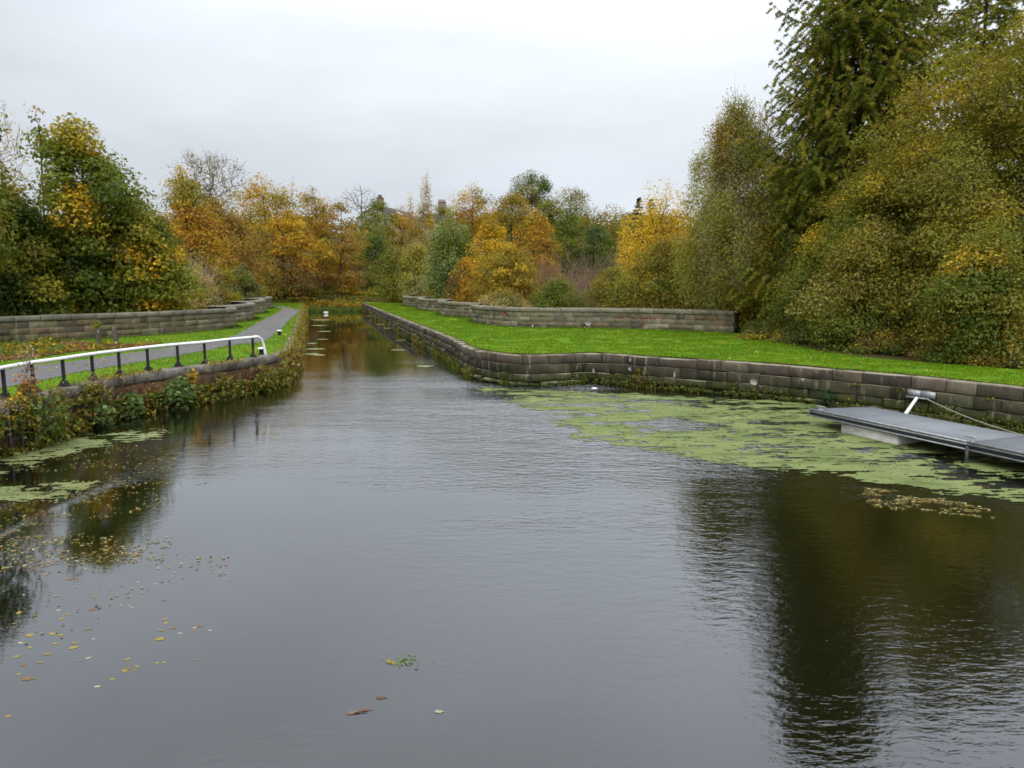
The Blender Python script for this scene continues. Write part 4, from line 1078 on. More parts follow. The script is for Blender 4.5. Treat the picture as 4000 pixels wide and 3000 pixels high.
# --- conifers
def conifer(name, label, px, top_z, dist, gz, rad, lowest, seed, pal, group, step=.55, per=7, needle=.16, dens=30, droop=.25, up=.35, tiers=None, nw=.22, crown_pow=.75, hang=0.0, sub=.42):
    rng = np.random.default_rng(seed)
    x0 = at(px * S, 500, dist)[0]
    root = empty(name, (x0, dist, gz), label, 'tree', group)
    loc = (x0, dist, gz); H = top_z - gz
    mbt, mbl = MB(), MB()
    zs = np.linspace(gz - .2, top_z, 12); wob = np.cumsum(rng.normal(0, .012 * H / 12, (12, 2)), 0)
    tr = np.stack([x0 + wob[:, 0], dist + wob[:, 1], zs], 1); r0 = H * .013 + .03
    tube(mbt, tr, r0 * (1 - .95 * (zs - gz) / H).clip(.03, 1.2), 8)
    Ps, Ts, Cs = [], [], []
    z = gz + lowest
    while z < top_z - .15:
        w = (z - gz - lowest) / (H - lowest); Lb = rad * (1 - w) ** crown_pow * rng.uniform(.8, 1.12) + .15
        ph0 = rng.random() * 6.28
        for k in range(per):
            if rng.random() < .1: continue
            ph = ph0 + k * 2 * math.pi / per + rng.normal(0, .25); L = Lb * rng.uniform(.6, 1.15); dirx = np.array([math.cos(ph), math.sin(ph), 0])
            u = np.linspace(0, 1, 8)
            bz = z + rng.normal(0, .12)
            sh = -droop * u + (droop * .55 + up) * u ** 3
            c = np.stack([np.interp(bz, zs, tr[:, 0]) + dirx[0] * L * u, np.interp(bz, zs, tr[:, 1]) + dirx[1] * L * u, bz + L * sh], 1)
            tube(mbt, c, np.linspace(.045, .008, 8) * (.5 + Lb / rad), 4, caps=False)
            side = np.array([-dirx[1], dirx[0], 0])
            nsub = max(4, int(L / .26))
            for j in range(nsub):
                a = .12 + .88 * (j + rng.random()) / nsub
                p = np.array([np.interp(a, u, c[:, i]) for i in range(3)])
                sl = sub * L * (1.05 - a) * rng.uniform(.5, 1.2) + .18
                d = side * (1 if j % 2 else -1) * rng.uniform(.5, 1.0) + dirx * .8 + np.array([0, 0, rng.normal(.05, .18) - hang * rng.random()])
                d /= np.linalg.norm(d)
                m = max(3, int(sl * dens)); tt = rng.random(m)[:, None]
                q = p + d * sl * tt + np.array([0, 0, -1.0]) * (sl * .25 * tt ** 2) * (1 + hang * 2) + rng.normal(0, .03, (m, 3))
                Ps.append(q); Ts.append(np.tile(d, (m, 1)) + rng.normal(0, .75, (m, 3)) + np.array([0, 0, .15]))
                Cs.append(np.full(m, rng.random()))
        z += step * rng.uniform(.75, 1.25) * (1.0 if w < .8 else .7)
    P = np.concatenate(Ps); Tg = np.concatenate(Ts); n = len(P)
    c = pick(pal, n, rng, np.clip(np.concatenate(Cs) + rng.normal(0, .1, n), 0, .999)) * (1 + rng.normal(0, .22, (n, 1))).clip(.4, 1.7)
    L = needle * rng.uniform(.6, 1.4, n)
    leaf_quads(mbl, P, L, L * nw, rng.normal(size=(n, 3)) + np.array([0, 0, .4]), rng, c, fold=.1, tang=Tg)
    mbt.build('trunk', 'bark', root, loc=loc, smooth_shade=True)
    mbl.build('crown', 'leaf', root, loc=loc)
    return n
LARCH = P_(((.12, .15, .018), 2), ((.18, .215, .024), 3), ((.26, .265, .03), 2), ((.33, .26, .04), .8))
print('LARCH', conifer('larch_tree', 'tall dark green larch rising out of the picture on the right', 1858, 26.0, 43, 1.2, 6.1, 1.2, 201, LARCH, 'larches on the right', step=.5, per=9, needle=.24, dens=92, droop=.16, up=.3, nw=.19, hang=.5, sub=.44, crown_pow=.29))
print('larch', conifer('larch_tree', 'second larch behind with only its upper boughs at the top right', 2110, 27.0, 50, 1.2, 5.6, 6.0, 202, LARCH, 'larches on the right', step=.6, per=8, needle=.25, dens=66, droop=.14, up=.2, nw=.18, hang=.4, sub=.38, crown_pow=.4))
SPR = P_(((.016, .034, .02), 2), ((.026, .05, .028), 2))
def spruce(px, top, d, label, seed):
    gz = float(height(at(px * S, 600, d)[0], d)); tz = at(px * S, top * S, d)[2]
    print('spruce', conifer('spruce_tree', label, px, tz, d, gz, 4.3, 2, seed, SPR, 'spruces on the hill', step=.75, per=8, needle=.55, dens=5, droop=.25, up=.12, nw=.3, crown_pow=.9))
spruce(1384, 426, 150, 'dark blue green spruce on the skyline left of the yellow poplar', 203)
spruce(1410, 430, 156, 'narrower dark spruce touching the yellow poplar', 204)

# --- right side big trees
T('birch_tree', 'tall grey olive birch left of the larch', 'tree', 1600, 196, 650, 250, 47, P_(((.29, .265, .12), 2), ((.25, .24, .04), 3), (G2, 1), ((.31, .26, .05), 1.8), (BR, .5)), 'egg', 260, 80000, .14, 210, 'birches by the parapet end', base=1.2, style='weep', rc=.75, bark='pale_bark', rtip=.018, rmax=.16, lobe=.28, twig=200, hollow=.6)
T('birch_tree', 'slim birch with bare stem between the grey olive birch and the larch', 'tree', 1712, 262, 700, 170, 45, P_(((.27, .25, .10), 1), ((.24, .23, .035), 3), (G2, 1), ((.30, .25, .04), 1.6), (YG, .6)), 'egg', 160, 42000, .14, 211, 'birches by the parapet end', base=1.2, style='weep', rc=.7, bark='pale_bark', rtip=.016, rmax=.13, hollow=.6)
T('alder_tree', 'big golden olive tree in front of the larch trunk', 'tree', 1935, 325, 760, 350, 37, GOLD, 'dome', 330, 72000, .155, 212, 'big trees beside the lawn', base=1.2, rc=.85, patch=.22, lobe=.3, rtip=.022, rmax=.25)
T('alder_tree', 'huge golden brown tree filling the right picture edge', 'tree', 2230, 25, 770, 600, 34, P_((G2, 1.6), ((.18, .185, .022), 3), (OL, 2), (OG, 2), (YG, 1.2), (Y1, .4)), 'dome', 480, 105000, .155, 213, 'big trees beside the lawn', base=1.2, rc=.9, patch=.25, lobe=.3, rtip=.022, rmax=.25)
T('alder_tree', 'lower olive tree with pale leaves nearest the lawn edge', 'tree', 1880, 470, 765, 200, 34, P_((G2, 2), (OL, 3), (OG, 2), (SIL, .6)), 'egg', 160, 26000, .145, 214, 'big trees beside the lawn', base=1.2, rc=.7, patch=.25, lobe=.3, rtip=.018, rmax=.14)
T('alder_tree', 'dark leaved tree at the right edge behind the lawn', 'tree', 2140, 500, 785, 220, 28, P_((G1, 2), (OL, 2.4), (OG, 1.6), (Y1, .5)), 'egg', 150, 22000, .14, 215, 'big trees beside the lawn', base=1.2, rc=.65, patch=.25, lobe=.3, rtip=.016, rmax=.12)
T('autumn_tree', 'olive gold tree half seen behind the two birches', 'tree', 1640, 310, 660, 270, 58, P_((OL, 3), (OG, 2), (YG, 1), (G2, 1)), 'dome', 130, 15000, .22, 218, 'big trees beside the lawn', base=1.2, rc=1.0)
T('autumn_tree', 'golden sapling thicket behind the dark parapet end', 'tree', 1640, 560, 700, 120, 46, P_((OG, 2), (Y1, 2), (OL, 1.4)), 'dome', 80, 6500, .16, 216, 'big trees beside the lawn', base=1.2, rc=.6, stems=4, rtip=.014, rmax=.08)
T('autumn_tree', 'dark olive understorey tree below the larch boughs', 'tree', 1745, 570, 735, 150, 40, P_((OL, 2), (G1, 2), (OG, 2), (BR, 1)), 'dome', 90, 8000, .16, 217, 'big trees beside the lawn', base=1.2, rc=.6, stems=3, rtip=.016, rmax=.09)
BRM = P_((G0, 1), (G1, 2), (BG, 1.2), (OL, 1.6), (BR2, 1.4), (Y1, .25))
for k, (px, tp, bt, w, d, lab) in enumerate(((1640, 700, 745, 90, 40.0, 'low bramble patch beside the dark parapet end'), (1725, 695, 757, 110, 37.5, 'bramble patch with yellow leaves under the larch'), (1815, 700, 768, 120, 35, 'bluish green bramble patch spilling on the lawn edge'),
                                        (1920, 715, 778, 130, 32, 'dark bramble patch below the big golden tree'), (2050, 725, 788, 150, 29.5, 'brown bramble patch in the shade of the huge tree'), (2180, 735, 800, 150, 27, 'bramble patch at the right picture edge beside the lawn'))):
    T('bramble', lab, 'bramble', px, tp, bt, w, d, BRM, 'bush', 60, 3800, .12, 230 + k, 'brambles along the lawn edge', base=1.25, rc=.38, stems=4, rtip=.008, twig=60, bark='twig', flat=.7)

# ------------------------------------------------------------------ backdrop of the wooded hill
def far_wood():
    rng = np.random.default_rng(77); n = 0; mb = MB()
    pal = P_((BR, 2), (OL, 2), (OG, 2), (O1, 1), (G2, 1), (GR_, 1))
    pts = []
    while n < 150:
        x = rng.uniform(-150, 150); y = rng.uniform(150, 275)
        pts.append((x, y)); n += 1
    for k in range(60): pts.append((rng.uniform(28, 80), rng.uniform(52, 120)))
    for k in range(50): pts.append((rng.uniform(-90, -38), rng.uniform(55, 140)))
    for x, y in pts:
        z = float(height(x, y)); h = rng.uniform(5, 9) if y > 140 else rng.uniform(7, 11); w = rng.uniform(3, 5)
        sk = at(2000, 460 * S, y)[2]
        h = min(h, max(3.0, sk - z))
        m = int(420); g = rng.normal(size=(m, 3)); r = rng.random((m, 1)) ** .4; q = norm(g) * r * np.array([w, w, h * .5]) + np.array([x, y, z + h * .5])
        q += rng.normal(0, .4, q.shape)
        u = np.clip(rng.random() + rng.normal(0, .12, m), 0, .999)
        c = pick(pal, m, rng, u) * (1 + rng.normal(0, .2, (m, 1))).clip(.5, 1.6)
        leaf_quads(mb, q, rng.uniform(.6, 1.1, m), rng.uniform(.4, .7, m), norm(g) + rng.normal(0, .6, (m, 3)) + np.array([0, 0, .4]), rng, c)
    o = mb.build('far_woodland', 'leaf'); tag(o, kind='stuff')
far_wood()

# ------------------------------------------------------------------ houses on the hill
def house(px, ridge, d, label, rot, wall, L, Wd, chim, seed, stack=2.3):
    p = at(px * S, ridge * S, d); gz = float(height(p[0], d)) - .3; H = p[2] - gz
    root = empty('house', (p[0], d, gz), label, 'house', 'houses on the hill')
    c, s = math.cos(rot), math.sin(rot); ex = np.array([c, s, 0]); ey = np.array([-s, c, 0]); up = np.array([0, 0, 1.0]); o = np.array([p[0], d, gz]); loc = o
    he = H * .66
    m = MB()
    v = [o - ex * L / 2 - ey * Wd / 2, o + ex * L / 2 - ey * Wd / 2, o + ex * L / 2 + ey * Wd / 2, o - ex * L / 2 + ey * Wd / 2]
    v = v + [x + up * he for x in v] + [o - ex * L / 2 + up * (H - .12), o + ex * L / 2 + up * (H - .12)]
    m.add(v, [(0, 1, 5, 4), (2, 3, 7, 6)], [(0, 4, 3), (3, 4, 7), (4, 8, 7), (1, 2, 5), (2, 6, 5), (5, 6, 9)]); m.build('wall', wall, root, loc=loc)
    m = MB(); ov = .35
    for sg in (-1, 1):
        a = o - ex * (L / 2 + ov) + up * H; b = o + ex * (L / 2 + ov) + up * H; e = sg * ey * (Wd / 2 + ov) - up * (H - he) * (1 + 2 * ov / Wd)
        V = [a, b, b + e, a + e]; m.add(V + [x - up * .14 for x in V], [(0, 1, 2, 3), (7, 6, 5, 4), (2, 3, 7, 6), (0, 3, 7, 4), (1, 2, 6, 5)])
    rf = m.build('roof', 'slate', root, loc=loc)
    for t in chim:
        m = MB(); q = o + ex * t * L / 2 + up * (H - 1.0)
        box(m, q - ex * 1.0 - ey * .55, ex * 2.0, ey * 1.1, up * stack); box(m, q - ex * 1.1 - ey * .65 + up * (stack + .003), ex * 2.2, ey * 1.3, up * .2)
        ch = m.build('chimney', 'chimney_stone', root, loc=loc)
        for k in range(5):
            m = MB(); lathe(m, q + ex * (-.8 + .4 * k) + up * (stack + .2), [(.15, 0), (.13, .55), (.17, .58), (.17, .66)], 8); m.build('chimney_pot', 'terracotta', ch, loc=loc)
    m = MB(); e = -ey * (Wd / 2) - up * (H - he); nn = np.cross(ex, e); nn /= np.linalg.norm(nn)
    if nn[2] < 0: nn = -nn
    q = o + ex * (.28 * L) + up * H + e * .35 + nn * .05; box(m, q, ex * .9, e * .25, nn * .06); m.build('skylight', 'white_paint', root, loc=loc)
    for t in (-.3, 0, .3):
        m = MB(); q = o + ex * (t * L - .6) - ey * (Wd / 2 + .02) + up * he * .55; box(m, q, ex * 1.2, ey * .04, up * 1.6); w = m.build('window', 'window_glass', root, loc=loc)
        m = MB(); box(m, q - up * .15 - ex * .1 - ey * .06, ex * 1.4, ey * .1, up * .12); m.build('sill', 'white_render', w, loc=loc)
house(832, 447, 205, 'slate roofed house with a skylight half hidden on the skyline', 1.25, 'house_wall', 11, 11, (-.5,), 1, 3.0)
house(872, 456, 225, 'white rendered gable house behind the slate roofed house', 1.1, 'white_render', 9, 7, (), 2)
house(955, 461, 205, 'stone house showing only a chimney stack with red pots', .1, 'house_wall', 10, 8, (0.0,), 3, 3.8)

# ------------------------------------------------------------------ grass, weeds, litter
def sample_poly(P, n, rng):
    P = np.asarray(P, float)[:, :2]; lo = P.min(0); hi = P.max(0); out = np.zeros((0, 2))
    while len(out) < n:
        q = lo + rng.random((n, 2)) * (hi - lo); q = q[inpoly(q[:, 0], q[:, 1], P)]; out = np.vstack([out, q])
    return out[:n]
def blades(mb, pts, z, h, w, rng, pal, lean=.5):
    n = len(pts); a = rng.random(n) * 6.28; hh = h * rng.uniform(.5, 1.5, n); d = np.stack([np.cos(a), np.sin(a), 0 * a], 1); p = np.concatenate([pts, np.full((n, 1), z)], 1)
    side = np.stack([-np.sin(a), np.cos(a), 0 * a], 1)
    tip = p + d * (hh * lean * rng.random(n))[:, None] + np.array([0, 0, 1.0]) * hh[:, None]
    ww = w * rng.uniform(.6, 1.4, n)[:, None]
    V = np.stack([p - side * ww / 2, p + side * ww / 2, tip], 1).reshape(-1, 3)
    c = pick(pal, n, rng) * (1 + rng.normal(0, .13, (n, 1))).clip(.5, 1.6)
    mb.add(V, tris=np.arange(n * 3).reshape(-1, 3), col=np.repeat(c, 3, 0))
rng = np.random.default_rng(21)
GP = P_(((.092, .185, .005), 3), ((.12, .22, .006), 3), ((.066, .135, .006), 1.4), ((.17, .20, .03), .5))
mb = MB()
near_lawn = [p for p in lawn_P if p[1] > 15 and p[1] < 110]
q = sample_poly(near_lawn, 110000, rng)
cl = fbm(q[:, 0] / .7, q[:, 1] / .7, 9, 3)
q = q[cl > .38]
blades(mb, q, GZ + .03, .055, .026, rng, GP)
l = rng.uniform(0, PATH_R.len - 12, 9000)                   # ragged turf over the coping edge
e = PATH_R.at(l, -.40 + np.abs(rng.normal(0, .10, len(l))) * (fbm(l / .8, l * 0, 4) > .45))[:, :2]
blades(mb, e, GZ + .01, .07, .03, rng, P_(((.17, .20, .03), 2), ((.11, .19, .015), 3), ((.24, .20, .06), 1)))
for p in PAR_R:                                             # longer grass against the wall
    l = rng.uniform(0, p.len, 1300); e = p.at(l, np.abs(rng.normal(0, .16, len(l))) + .02)[:, :2]
    blades(mb, e, GZ + .02, .16, .035, rng, P_(((.05, .12, .01), 3), ((.09, .17, .012), 2), ((.2, .17, .06), .6)))
qb = sample_poly(bank_P, 70000, rng)
qb = qb[(qb[:, 1] > 12) & ~inpoly(qb[:, 0], qb[:, 1], path_P) & ~inpoly(qb[:, 0], qb[:, 1], lit_P)]
blades(mb, qb, GZ + .01, .065, .03, rng, P_(((.075, .14, .008), 3), ((.10, .155, .012), 3), ((.055, .11, .008), 1), ((.18, .16, .04), .5)))
for p in PAR_L:
    l = rng.uniform(0, p.len, 1200); e = p.at(l, np.abs(rng.normal(0, .2, len(l))) + .02)[:, :2]
    blades(mb, e, GZ + .01, .14, .035, rng, P_(((.045, .105, .01), 3), ((.07, .14, .012), 2)))
tag(mb.build('grass', 'grass_blade'), kind='stuff')

# rough growth on the slope at the end of the canal
mb = MB(); n = 15000; t = rng.uniform(120.5, 134, n); s_ = rng.uniform(-9, 17, n); q = np.outer(t, AX) + np.outer(s_, NR)
zb = np.interp(t, [120, 126, 132], [0, 2.1, 2.6]); cl = fbm(s_ / 1.6, t / 1.6, 61, 3); k = cl > .36
P = np.concatenate([q[k], (zb[k] + rng.random(k.sum()) * (.25 + 1.9 * (cl[k] - .36)))[:, None]], 1)
cc = pick(P_(((.15, .22, .025), 3), ((.24, .27, .035), 3), (YG, 1.6), (Y1, .9), (BR, .6)), len(P), rng, np.clip((fbm(P[:, 0] / 2.2, P[:, 1] / 2.2, 63, 2) - .5) * 2 + .5 + rng.normal(0, .12, len(P)), 0, .999)) * (1 + rng.normal(0, .2, (len(P), 1))).clip(.5, 1.6)
LL = .34 * rng.uniform(.6, 1.4, len(P)); leaf_quads(mb, P, LL, LL * .6, rng.normal(size=(len(P), 3)) * .7 + np.array([0, -.3, 1.0]), rng, cc)
tag(mb.build('bank_growth', 'leaf'), kind='stuff')
# reeds at the end of the canal
mb = MB()
t = rng.uniform(115.5, 124, 9000); s = rng.uniform(-2.5, 9, 9000); q = np.outer(t, AX) + np.outer(s, NR)
blades(mb, q, 0.0, .48, .10, rng, P_(((.07, .13, .025), 3), ((.11, .16, .03), 3), ((.18, .18, .05), 1.6)), .7)
t = rng.uniform(119, 140, 9000); s = rng.uniform(-14, 20, 9000); q = np.outer(t, AX) + np.outer(s, NR)
n0 = len(q); 
for zlev in range(6):
    qq = q[zlev::6]; zz = float(np.mean(height(qq[:, 0], qq[:, 1])))
    zz_all = height(qq[:, 0], qq[:, 1]); m2 = MB(); blades(m2, qq, 0.0, .5, .12, rng, P_(((.10, .14, .02), 3), ((.16, .15, .035), 2), ((.2, .13, .04), 1)), .8)
    v = m2.v[0].copy(); v[:, 2] += np.repeat(np.where(canal_dist_mask(qq[:, 0], qq[:, 1], 1.6), -3, zz_all), 3)
    mb.add(v, tris=np.arange(len(v)).reshape(-1, 3), col=m2.c[0])
tag(mb.build('reeds', 'grass_blade'), kind='stuff')

def leafpatch(mb, P, L, pal, rng, up=.5, w=.7, toward=None):
    n = len(P); c = pick(pal, n, rng) * (1 + rng.normal(0, .25, (n, 1))).clip(.45, 1.7)
    nr = rng.normal(size=(n, 3)) + np.array([0, 0, up]) + (0 if toward is None else toward)
    LL = L * rng.uniform(.6, 1.4, n); leaf_quads(mb, P, LL, LL * w, nr, rng, c)
# weeds on the left wall
def weeds_left():
    mb = MB(); rng = np.random.default_rng(31)
    WP = P_(((.075, .115, .02), 3), ((.12, .17, .028), 3.4), (OL, 3), (BR, 1.2), (BR2, .9), (RED, .2), (Y1, .4), (STR, .6))
    n = 30000
    l = rng.uniform(14, PATH_L.len, n)
    f = l / PATH_L.len
    cover = fbm(l / 1.3, np.zeros(n), 41, 3)
    px, _ = proj(PATH_L.at(l, 0, .6))
    hmax = np.where(px < 230, 1.25, np.where(px < 420, 1.1, .62)) * (.55 + .8 * cover)
    z = rng.random(n) ** 1.15 * hmax
    off = .06 + np.abs(rng.normal(0, .18, n)) * (1.15 - z * .5) * (.5 + cover)
    clump = fbm(l / .35, z / .35, 43, 2)
    k = clump > .40
    P = PATH_L.at(l[k], off[k], z[k] + .02)
    leafpatch(mb, P, .115, WP, rng, .5, .7)
    n = 5200; l = rng.uniform(14, PATH_L.len, n); px, _ = proj(PATH_L.at(l, 0, 1.3)); cv = fbm(l / .9, l * 0, 45, 3)
    k = (px < 1000) & (cv + np.where(px < 420, .12, -.06) > .5); l = l[k]
    P = PATH_L.at(l, rng.normal(-.12, .16, len(l)), 1.30 + np.abs(rng.normal(0, .06, len(l)))); leafpatch(mb, P, .075, P_((OL, 3), (YG, 2), (G2, 2), (BR, 1.4), (STR, 1)), rng, .8)
    # dry stems
    m = 420; l = rng.uniform(14, PATH_L.len, m); z = rng.uniform(.1, 1.2, m)
    for i in range(m):
        a = PATH_L.at(l[i], .05, z[i]); b = PATH_L.at(l[i] + rng.normal(0, .15), rng.uniform(.1, .45), z[i] + rng.uniform(.1, .5)); 
        tube(mb, [a, (a + b) / 2 + np.array([0, 0, .08]), b], [.008, .007, .004], 3, col=(.30, .22, .14) if rng.random() < .6 else (.14, .09, .05), caps=False)
        if rng.random() < .35:
            q = b + rng.normal(0, .05, (14, 3)) * np.array([1, 1, 1.8]); leafpatch(mb, q, .05, P_((STR, 2), (BR, 1)), rng)
    tag(mb.build('wall_weeds', 'leaf'), kind='stuff')
    # fringe along the narrow canal
    mb = MB(); n = 16000; l = rng.uniform(0, PATH_LN.len, n); cover = fbm(l / 2.2, l * 0, 47, 3)
    z = rng.random(n) * (.85 + .40 * cover); off = np.where(z < 1.25, .05 + np.abs(rng.normal(0, .15, n)), rng.normal(0, .14, n))
    kk = fbm(l / .6, z / .5, 49, 2) > .36
    P = PATH_LN.at(l[kk], off[kk], z[kk]); leafpatch(mb, P, .17, P_((BR, 2), (BR2, 1.6), (OG, 2), (OL, 2.4), (G2, 1.2), (STR, 1), (RED, .3)), rng)
    q = PATH_LN.at(rng.uniform(0, PATH_LN.len, 3200), rng.normal(-.05, .12, 3200))[:, :2]; blades(mb, q, GZ - .2, .34, .04, rng, P_((STR, 1), (OG, 2), (BR, 1), (OL, 2.4), (G2, 1.5)), .8)
    tag(mb.build('bank_weeds', 'leaf'), kind='stuff')
weeds_left()
# single plants on the left wall
def plant(name, label, px, py, z, off, size, pal, ls, n, seed, path=PATH_L, cat='plant', group=None, stem=True, tall=1.0):
    rng = np.random.default_rng(seed); l = path.find(px, z); c = path.at(l, off, z)
    root = empty(name, c, label, cat, group); mb = MB(); ms = MB()
    g = rng.normal(size=(n, 3)); g = norm(g) * np.minimum(np.linalg.norm(g, axis=1, keepdims=True), 1.8)
    P = c + g * size * np.array([.5, .5, .5 * tall]) + np.array([0, 0, size * .25 * tall])
    P[:, 2] = np.maximum(P[:, 2], .02)
    leafpatch(mb, P, ls, pal, rng, .6, .75)
    for i in range(9):
        e = P[rng.integers(0, n)]; tube(ms, [c - np.array([0, 0, .05]), (c + e) / 2 + np.array([0, 0, .05]), e], [.014, .010, .005], 4, caps=False)
    ms.build('stem', 'twig', root, loc=c); mb.build('leaves', 'leaf', root, loc=c)
BRG = P_(((.085, .14, .04), 3), ((.13, .195, .06), 3), ((.18, .23, .08), 1.6))
plant('bramble', 'bluish green bramble clump hanging to the water midway along the wall', 668, 1540, .35, .4, .62, BRG, .17, 420, 61, group='brambles on the canal wall')
plant('bramble', 'broad leaved green clump low on the wall left of the pale stone', 470, 1590, .2, .35, .5, BRG, .18, 240, 62, group='brambles on the canal wall')
plant('bramble', 'green bramble low on the wall below the fourth post', 350, 1650, .2, .35, .42, BRG, .17, 200, 63, group='brambles on the canal wall')
plant('bramble', 'dark bramble mass beside the wall ladder', 120, 1640, .55, .35, .75, P_(((.075, .12, .03), 3), ((.12, .17, .035), 3), (OL, 2)), .13, 520, 64, group='brambles on the canal wall')
plant('fern_clump', 'bright yellow fern hanging from the coping near the ladder', 54, 1565, 1.1, .12, .27, P_((Y1, 2), (YG, 2), (OL, 1)), .08, 160, 65, cat='fern', tall=1.5)
plant('dock_plant', 'rust red dock plant growing over the coping by the second post', 100, 1510, 1.42, .05, .32, P_((RED, 2), (BR, 3), (BR2, 2), (OL, 1.5)), .09, 260, 66, tall=1.5)
plant('seed_stalk', 'pale feathery seed stalk above the rust red dock', 98, 1460, 2.0, .05, .3, P_(((.42, .30, .24), 2), ((.34, .22, .17), 1)), .06, 170, 67, tall=2.2)
plant('fern_clump', 'small orange fern below the handrail on the bare wall', 738, 1475, .95, .12, .28, P_((Y1, 2), (O1, 2), (OG, 1)), .1, 110, 68, cat='fern')
plant('seed_stalk', 'dry greyish seed heads drooping from the coping under a post', 360, 1545, .85, .25, .42, P_((STR, 2), ((.22, .15, .11), 2)), .06, 420, 69, tall=1.8)
plant('bramble', 'light green weed at the corner of the left canal wall', 1010, 1450, .35, .3, .6, P_((G2, 2), (OL, 2), (BR, 1)), .13, 320, 70, group='brambles on the canal wall')
plant('bramble', 'olive green weed halfway between bramble clump and wall corner', 850, 1480, .3, .3, .6, P_((G1, 2), (OL, 2), (BR, 1)), .13, 300, 71, group='brambles on the canal wall')
plant('fern_clump', 'dark green fern tuft on the right wall behind the jetty corner', 3240, 1582, .2, .12, .32, P_(((.03, .065, .022), 2), ((.055, .10, .04), 2)), .12, 260, 72, PATH_R, 'fern')
plant('weed_tuft', 'yellow green weed tuft at the right wall bend by the water', 1845, 1470, .12, .15, .4, P_((G2, 2), (YG, 1), (OL, 1)), .1, 200, 73, PATH_R)
plant('weed_tuft', 'dry brown dock standing against the right wall foot', 2505, 1500, .2, .15, .32, P_((BR2, 2), (OL, 2), (BR, 1)), .09, 160, 74, PATH_R, tall=1.6)
# sprig on the wooden post
rngp = np.random.default_rng(5); c = np.array([WB[0], WB[1], GZ + WH]); m = MB(); leafpatch(m, c + rngp.normal(0, .11, (70, 3)) + np.array([0, 0, .06]), .12, P_((G2, 2), (YG, 1)), rngp)
o = m.build('ivy_sprig', 'leaf', loc=c); tag(o, 'leafy green ivy sprig on top of the wooden post', 'ivy')
m = MB(); box(m, (WB[0] + .05, WB[1] - .132, GZ + WH - .42), (.07, 0, 0), (0, .012, 0), (0, 0, .2)); o = m.build('trail_marker', 'blue_paint', loc=WB); tag(o, 'small blue marker plate on the wooden post', 'marker')

# moss and weeds at the foot of the right wall
mb = MB(); rng = np.random.default_rng(81)
lb = PATH_R.find(1700, .2); n = 9000; l = rng.uniform(lb, PATH_R.len - 10, n); c = fbm(l / 1.1, l * 0, 83, 3); k = c > .44
z = np.abs(rng.normal(0, .17, n)) * (.3 + 1.1 * c); P = PATH_R.at(l[k], .08 + np.abs(rng.normal(0, .10, k.sum())), z[k] + .01)
leafpatch(mb, P, .085, P_(((.06, .10, .015), 3), (OL, 2), ((.10, .15, .02), 2), (BR, .7)), rng, .7)
for kk in range(85):                                        # tufts rooted in the joints
    l0 = rng.uniform(lb, PATH_R.len - 12); z0 = rng.choice([.17, .17, .50, .50, .90]) + rng.normal(0, .02); m = int(rng.integers(8, 34)); q = rng.normal(0, 1, (m, 2)) * np.array([.10, .055])
    leafpatch(mb, PATH_R.at(l0 + q[:, 0], .04 + np.abs(rng.normal(0, .04, m)), z0 - np.abs(q[:, 1])), .07, P_(((.07, .11, .02), 2), (OL, 2), (BR, 1), (STR, .5)), rng, .6)
l = rng.uniform(0, lb, 2600); c = fbm(l / 1.6, l * 0, 85, 3); k = c > .55; P = PATH_R.at(l[k], .06 + np.abs(rng.normal(0, .08, k.sum())), np.abs(rng.normal(0, .35, k.sum())))
leafpatch(mb, P, .13, P_((OL, 2), (OG, 2), (G2, 1), (BR, 1)), rng, .6)
tag(mb.build('moss', 'leaf'), kind='stuff')
# fallen leaves on the bank
mb = MB(); q = sample_poly(lit_P, 7000, rng); P = np.concatenate([q, GZ + .03 + rng.random((len(q), 1)) * .05], 1)
leafpatch(mb, P, .13, P_((BR, 2), (BR2, 2), ((.24, .13, .08), 2), (O2, .7), (Y1, .5), ((.2, .15, .12), 1)), rng, 1.6)
q = sample_poly(bank_P, 1500, rng); q = q[q[:, 1] > 12]; P = np.concatenate([q, np.full((len(q), 1), GZ + .06)], 1); leafpatch(mb, P, .10, P_((Y1, 2), (STR, 1), (O1, 1)), rng, 2)
q = sample_poly(near_lawn, 900, rng); P = np.concatenate([q, np.full((len(q), 1), GZ + .075)], 1); leafpatch(mb, P, .10, P_((Y1, 1), (STR, 1), (BR, 2), (O1, 1)), rng, 2)
q = sample_poly(path_P, 420, rng); P = np.concatenate([q, np.full((len(q), 1), GZ + .032)], 1); leafpatch(mb, P, .09, P_((Y1, 1), (STR, 1), (BR, 3)), rng, 6)
tag(mb.build('fallen_leaves', 'leaf'), kind='stuff')
mb = MB(); q = sample_poly(lit_P, 2600, rng); k = (fbm(q[:, 0] / 1.0, q[:, 1] / 1.0, 5) > .53); q = q[k]
P = np.concatenate([q, GZ + .05 + rng.random((len(q), 1)) * .28], 1); leafpatch(mb, P, .15, P_((G1, 2), (G2, 2), (YG, 1), (Y1, .7)), rng, 1.0)
tag(mb.build('ground_cover', 'leaf'), kind='stuff')

